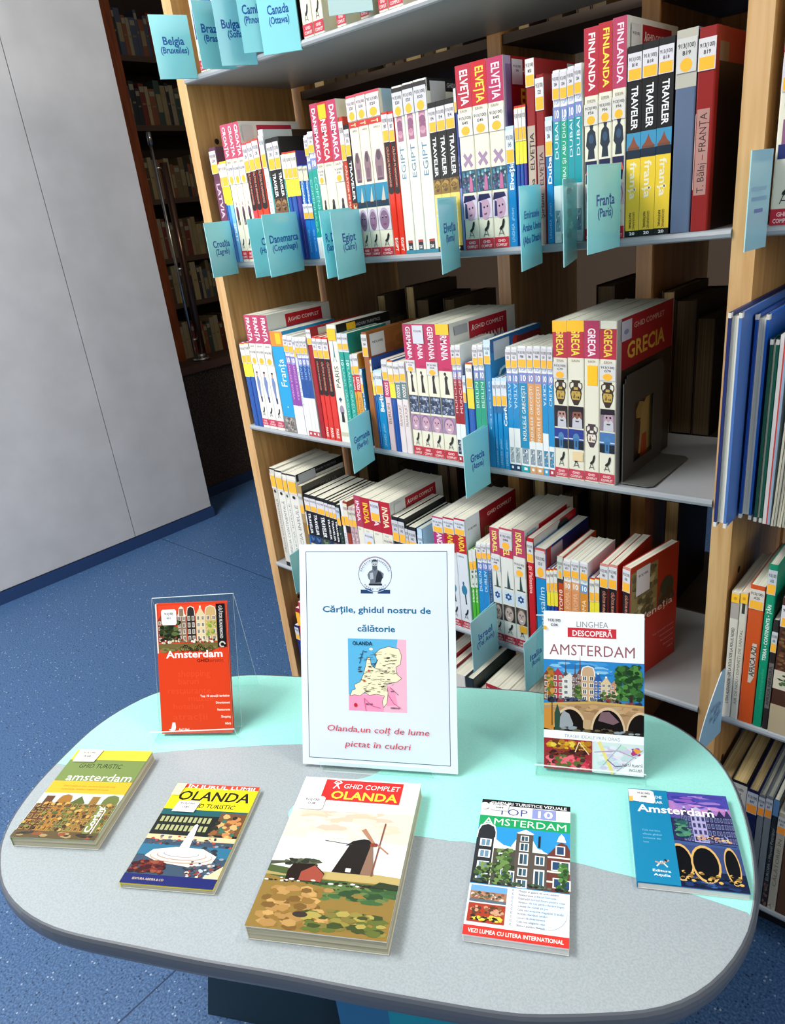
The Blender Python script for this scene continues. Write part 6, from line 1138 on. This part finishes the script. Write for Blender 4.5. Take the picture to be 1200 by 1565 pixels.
# white Descopera Amsterdam
e = [('r', 0, 0, 1, 1, '#F8FBFD'), ('t', 'LINGHEA', 'H', .49, .928, .32, .036, '#8A8E96', False), ('r', .245, .845, .73, .905, '#CE3440'), ('t', 'DESCOPERĂ', 'H', .49, .872, .40, .034, '#FBF0F0', True), ('t', 'AMSTERDAM', 'H', .49, .765, .86, .068, '#9A5A62', False)]
e += [('r', 0, .245, 1, .70, '#2E86C8'), ('n', 0, .60, .75, .70, ['#3E94D4', '#2678BC', '#5AA8DC', '#8AC2E2'], 30, .14, .016, 3), ('p', [(.0, .50), (.75, .50), (.75, .555), (.5, .58), (.2, .58), (0, .60)], '#A8CBE0')]
for a, b, v1, c, t_ in ((.0, .10, .66, '#7A4A2E', 'step'), (.09, .20, .66, '#B03A44', 'step'), (.20, .25, .66, '#5A4A44', 'spire'), (.19, .34, .63, '#D8D8D0', 'step'), (.29, .35, .65, '#6A4A48', 'spire'), (.34, .40, .68, '#6E4A46', 'spire'), (.38, .52, .67, '#C8A884', 'bell'), (.51, .59, .63, '#2E5AA0', 'gable'), (.58, .68, .61, '#D8C098', 'gable'), (.67, .76, .60, '#C08A6A', 'step')): e += house(a, b, .44, v1, c, t_, '#F0ECE2', '#3A4450', 4, 2)
e += [('n', .02, .46, .12, .66, ['#B0702E', '#8A5A26', '#5A7A34', '#C8924A'], 50, .035, .018, 4), ('n', .30, .45, .40, .56, ['#5A7A3E', '#3E5A2E', '#7A8A4A'], 40, .03, .016, 5), ('n', .55, .44, .8, .52, ['#5A7A3E', '#D8C098', '#8A5A4A', '#3E4A34'], 40, .03, .014, 6), ('n', .70, .46, 1, .70, ['#2E5A2A', '#3E7234', '#1E3E20', '#528A40', '#2A4A28'], 170, .045, .02, 7), ('r', .86, .40, .89, .5, '#3A2C20'), ('n', 0, .42, 1, .47, ['#2A2E3E', '#3E4A6A', '#5A4A54', '#8A3A3A', '#1E222C', '#6A7280'], 90, .03, .016, 8)]
e += [('r', 0, .245, 1, .40, '#2A2218'), ('p', [(0, .42), (.5, .438), (1, .43), (1, .245), (0, .25)], '#B08C66'), ('n', 0, .36, 1, .43, ['#C49C70', '#9A7650', '#A8885E', '#BFA27C'], 60, .06, .014, 9), ('p', [(0, .405), (.5, .435), (1, .428), (1, .44), (.5, .45), (0, .42)], '#C8A458')]
for uc, ru, rv in ((.27, .15, .135), (.65, .155, .145), (.97, .13, .13)): e += [('e', uc, .255, ru * 1.12, rv * 1.12, '#D8BC98', 0, 180), ('e', uc, .255, ru, rv, '#140E0C', 0, 180)]
e += [('p', [(.15, .255), (.29, .255), (.30, .30), (.26, .36), (.20, .38), (.14, .30)], '#9AA0A4'), ('p', [(.55, .33), (.70, .31), (.76, .33), (.66, .39), (.58, .385)], '#7A5E66'), ('r', .40, .245, .48, .33, '#C0A078'), ('r', 0, .245, 1, .27, '#241C16'), ('n', .1, .245, 1, .285, ['#3A3026', '#14100E', '#6A5A3E', '#8A98A0'], 40, .05, .012, 3), ('p', [(.0, .26), (.10, .25), (.12, .36), (.08, .40), (0, .38)], '#C8893A'), ('p', [(.11, .25), (.16, .25), (.17, .36), (.14, .42), (.11, .36)], '#2E4A3E'), ('r', .08, .28, .09, .44, '#3A3A30')]
e += [('r', 0, .195, 1, .250, '#F8FBFD'), ('t', 'TRASEE IDEALE PRIN ORAȘ', 'H', .49, .220, .56, .020, '#A0A4AC', False), ('r', 0, .0, .49, .198, '#9A2A34'), ('n', 0, .12, .49, .198, ['#D8A82A', '#E8C84A', '#B87A24', '#6A3A20'], 50, .05, .02, 3), ('n', 0, .085, .49, .14, ['#3A1A1A', '#8A3A2A', '#5A2A20'], 40, .05, .015, 4), ('n', 0, .0, .49, .10, ['#D83A4E', '#B02A3E', '#E86A76', '#4A2A2A', '#5A6A34'], 90, .04, .018, 5), ('l', [(.32, .12), (.36, .185), (.46, .11)], .0012, '#F0D8A8'),
      ('r', .51, .0, 1, .198, '#D6E6E4'), ('n', .51, .01, 1, .19, ['#C8DCE0', '#E6E0EC', '#BFE0D0', '#E4E8EE', '#D0C8E0'], 60, .07, .02, 6), ('l', [(.56, .198), (.70, 0)], .0042, '#EEDC84'), ('l', [(.51, .13), (.75, .15), (.98, .1)], .0012, '#B89AB8'), ('l', [(.6, .05), (.78, .19)], .001, '#9AB0B8'), ('l', [(.64, .09), (.72, .05), (.84, .06)], .0014, '#8A6AA0'), ('n', .86, .12, .98, .18, ['#C83A6A', '#F0A03A', '#8A4AA0'], 12, .03, .014, 3), ('p', [(.72, 0), (1, 0), (1, .15)], '#F8FBFD'), ('l', [(.70, 0), (.99, .165)], .0012, '#B0B4BA'), ('t', 'HARTĂ PLIANTĂ', 'H', .89, .065, .20, .016, '#5A5E6A', True, .0), ('t', 'INCLUSĂ', 'H', .92, .035, .13, .016, '#5A5E6A', True)]
stand('clear acrylic stand holding the white Amsterdam guide, right', .9460, -.3235, .4647, .355, .1370, .200, .024, .125, .022)
lean_book('white DESCOPERĂ AMSTERDAM guide standing in the right acrylic stand', .9511, -.3100, TABLE_Z + .0045, .4647, .3552, .1248, .2085, .0060, '#F4F6F8', e, [('t', '913(100)', 'H', .11, .95, .13, .016, '#26262C', True), ('t', 'D34', 'H', .11, .92, .07, .016, '#26262C', True), ('e', .015, .90, .022, .012, '#F2B43A')], edge='#E6E8EA', back='#F0F0F0')
# poster
e = [('r', 0, 0, 1, 1, '#E4F0F8'), ('r', .045, .033, .955, .967, '#DCE8F4')]
for p, q_ in (((.045, .033), (.955, .033)), ((.955, .033), (.955, .967)), ((.955, .967), (.045, .967)), ((.045, .967), (.045, .033))): e.append(('l', [p, q_], .0009, '#2A3E5A'))
e += [('ring', .50, .865, .108, .077, .03, '#2A4468', 0, 360), ('ring', .50, .865, .112, .080, .025, '#B04A58', 20, 160)]
for wd3, r0, a0, a1, flip in (('BIBLIOTECA JUDEȚEANĂ', .062, 165, 15, 1), ('PETRE DULFU', .062, 225, 315, -1)):
    for i, ch in enumerate(wd3):
        a = math.radians(a0 + (a1 - a0) * i / (len(wd3) - 1)); e.append(('arc', ch, a, flip))
e += [('p', [(.462, .822), (.540, .822), (.536, .840), (.552, .850), (.556, .868), (.536, .880), (.516, .886), (.514, .898), (.482, .898), (.482, .886), (.462, .878), (.450, .864), (.456, .846), (.468, .838)], '#6A7480'), ('p', [(.500, .828), (.538, .832), (.548, .852), (.540, .872), (.520, .882), (.508, .860)], '#2A323C'), ('p', [(.468, .842), (.490, .846), (.486, .874), (.466, .870)], '#AEB8C2'), ('r', .458, .816, .544, .824, '#1E2630'),
      ('e', .498, .909, .019, .020, '#B4BCC4'), ('p', [(.479, .912), (.480, .926), (.490, .932), (.506, .932), (.517, .925), (.518, .912), (.512, .922), (.486, .922)], '#39434E'), ('p', [(.482, .903), (.515, .903), (.512, .890), (.499, .880), (.486, .890)], '#4E5864'), ('r', .487, .909, .495, .912, '#1E2630'), ('r', .502, .909, .510, .912, '#1E2630'), ('p', [(.497, .908), (.501, .908), (.503, .901), (.496, .901)], '#8A949E'),
      ('p', [(.405, .797), (.44, .797), (.485, .785), (.485, .780), (.405, .780)], '#24446E'), ('p', [(.43, .805), (.47, .80), (.487, .787), (.44, .799)], '#2E5A8A'), ('p', [(.595, .797), (.56, .797), (.515, .785), (.515, .780), (.595, .780)], '#24446E'), ('p', [(.57, .805), (.53, .80), (.513, .787), (.56, .799)], '#2E5A8A')]
e += [('t', 'Cărțile, ghidul nostru de', 'H', .50, .708, .70, .0270, '#1E6E96', True), ('t', 'călătorie', 'H', .50, .624, .245, .0270, '#1E6E96', True)]
mu0, mu1, mv0, mv1 = .315, .69, .255, .578
Q = lambda a, b: (mu0 + (mu1 - mu0) * a, mv0 + (mv1 - mv0) * b)
land = [(.02, .20), (.06, .28), (.12, .30), (.10, .36), (.20, .40), (.26, .50), (.30, .62), (.33, .74), (.38, .75), (.40, .64), (.46, .60), (.50, .70), (.47, .80), (.55, .86), (.70, .90), (.88, .87), (.92, .78), (.90, .66), (.82, .62), (.84, .52), (.92, .47), (.84, .42), (.66, .38), (.68, .26), (.66, .12), (.60, .06), (.58, .14), (.62, .22), (.48, .24), (.36, .22), (.28, .26), (.20, .21), (.10, .22)]
e += [('r', mu0, mv0, mu1, mv1, '#5CB4E0'), ('p', [Q(0, 0), Q(1, 0), Q(1, 1), Q(.86, 1), Q(.84, .9), Q(.90, .80), Q(.88, .66), Q(.80, .60), Q(.60, .36), Q(.30, .24), Q(.06, .24), Q(0, .20)], '#F0B8CE'), ('p', [Q(.0, 0), Q(.6, 0), Q(.64, .2), Q(.4, .24), Q(.2, .22), Q(0, .22)], '#EE9CC0'), ('p', [Q(.66, .08), Q(.84, .1), Q(.8, .3), Q(.7, .36), Q(.64, .3)], '#EE9CC0'), ('p', [Q(*p) for p in land], '#F0ECC8'), ('l', [Q(*p) for p in land] + [Q(*land[0])], .0006, '#2A2A2A'), ('e', *Q(.40, .86), .012, .006, '#F0ECC8')]
rg2 = random.Random(21)
for i in range(70):
    a = (rg2.uniform(.24, .82), rg2.uniform(.28, .82)); e.append(('l', [Q(*a), Q(min(.88, a[0] + rg2.uniform(.03, .12)), a[1] + rg2.uniform(-.02, .03))], .0004, '#4A4030'))
for i in range(40): a = (rg2.uniform(.16, .80), rg2.uniform(.24, .84)); e.append(('r', *Q(*a), *Q(a[0] + .05, a[1] + .010), '#3A3428'))
e += [('l', [Q(.2, .66), Q(.27, .84)], .0010, '#22507A'), ('l', [Q(.44, .62), Q(.52, .72)], .0009, '#22507A'), ('l', [Q(.30, .0), Q(.27, .18), Q(.40, .08), Q(.55, .05)], .0007, '#C84A7A'), ('l', [Q(.68, .24), Q(.78, .12), Q(.9, .06)], .0007, '#C84A7A'), ('l', [Q(.72, .34), Q(.86, .24)], .0006, '#4A3A4A'), ('e', *Q(.36, .56), .008, .005, '#C0582A'), ('e', *Q(.28, .42), .008, .005, '#C0582A'), ('e', *Q(.12, .08), .011, .009, '#C02A34'), ('t', 'OLANDA', 'H', .410, .558, .128, .0165, '#1E2A44', True), ('t', 'BELGIA', 'H', *Q(.36, .10), .045, .007, '#3A2A3A', True), ('t', 'GERMANIA', 'H', *Q(.8, .06), .06, .007, '#3A2A3A', True)]
e += [('t', 'Olanda,un colț de lume', 'H', .50, .173, .665, .0270, '#CE3C4C', False, .22), ('t', 'pictat în culori', 'H', .50, .106, .425, .0270, '#CE3C4C', False, .22)]
e2 = [x for x in e if x[0] != 'arc']; arcs = [x for x in e if x[0] == 'arc']
stand('clear acrylic stand under the white poster, centre', .7017, -.4796, .505, .405, .1560, .200, .024, .13, .010)
po = lean_book('white framed poster titled Cărțile, ghidul nostru de călătorie with Netherlands map', .6730, -.4897, TABLE_Z + .0045, .505, .4051, .2186, .3070, .0022, '#E4F0F8', e2, name='poster', cat='poster', edge='#F2F6FA', back='#F0F2F4')
s_, c_ = math.sin(.4051), math.cos(.4051); V_ = Vector((0, s_, c_)); B_ = Vector((0, c_, -s_)); q = MB()
for _, ch, a, flip in arcs:
    R_ = .0200; pos = UX * (.2186 * .50 + R_ * math.cos(a)) + V_ * (.3070 * .865 + R_ * math.sin(a)) - B_ * .0016
    Yd = (UX * math.cos(a) + V_ * math.sin(a)) * flip; Xd = (UX * math.sin(a) - V_ * math.cos(a)) * flip
    lettering(q, ch, pos, Xd, Yd, .0019, .0021, mat('#4A545E', .3), True)
q.build('emblem_lettering', po)
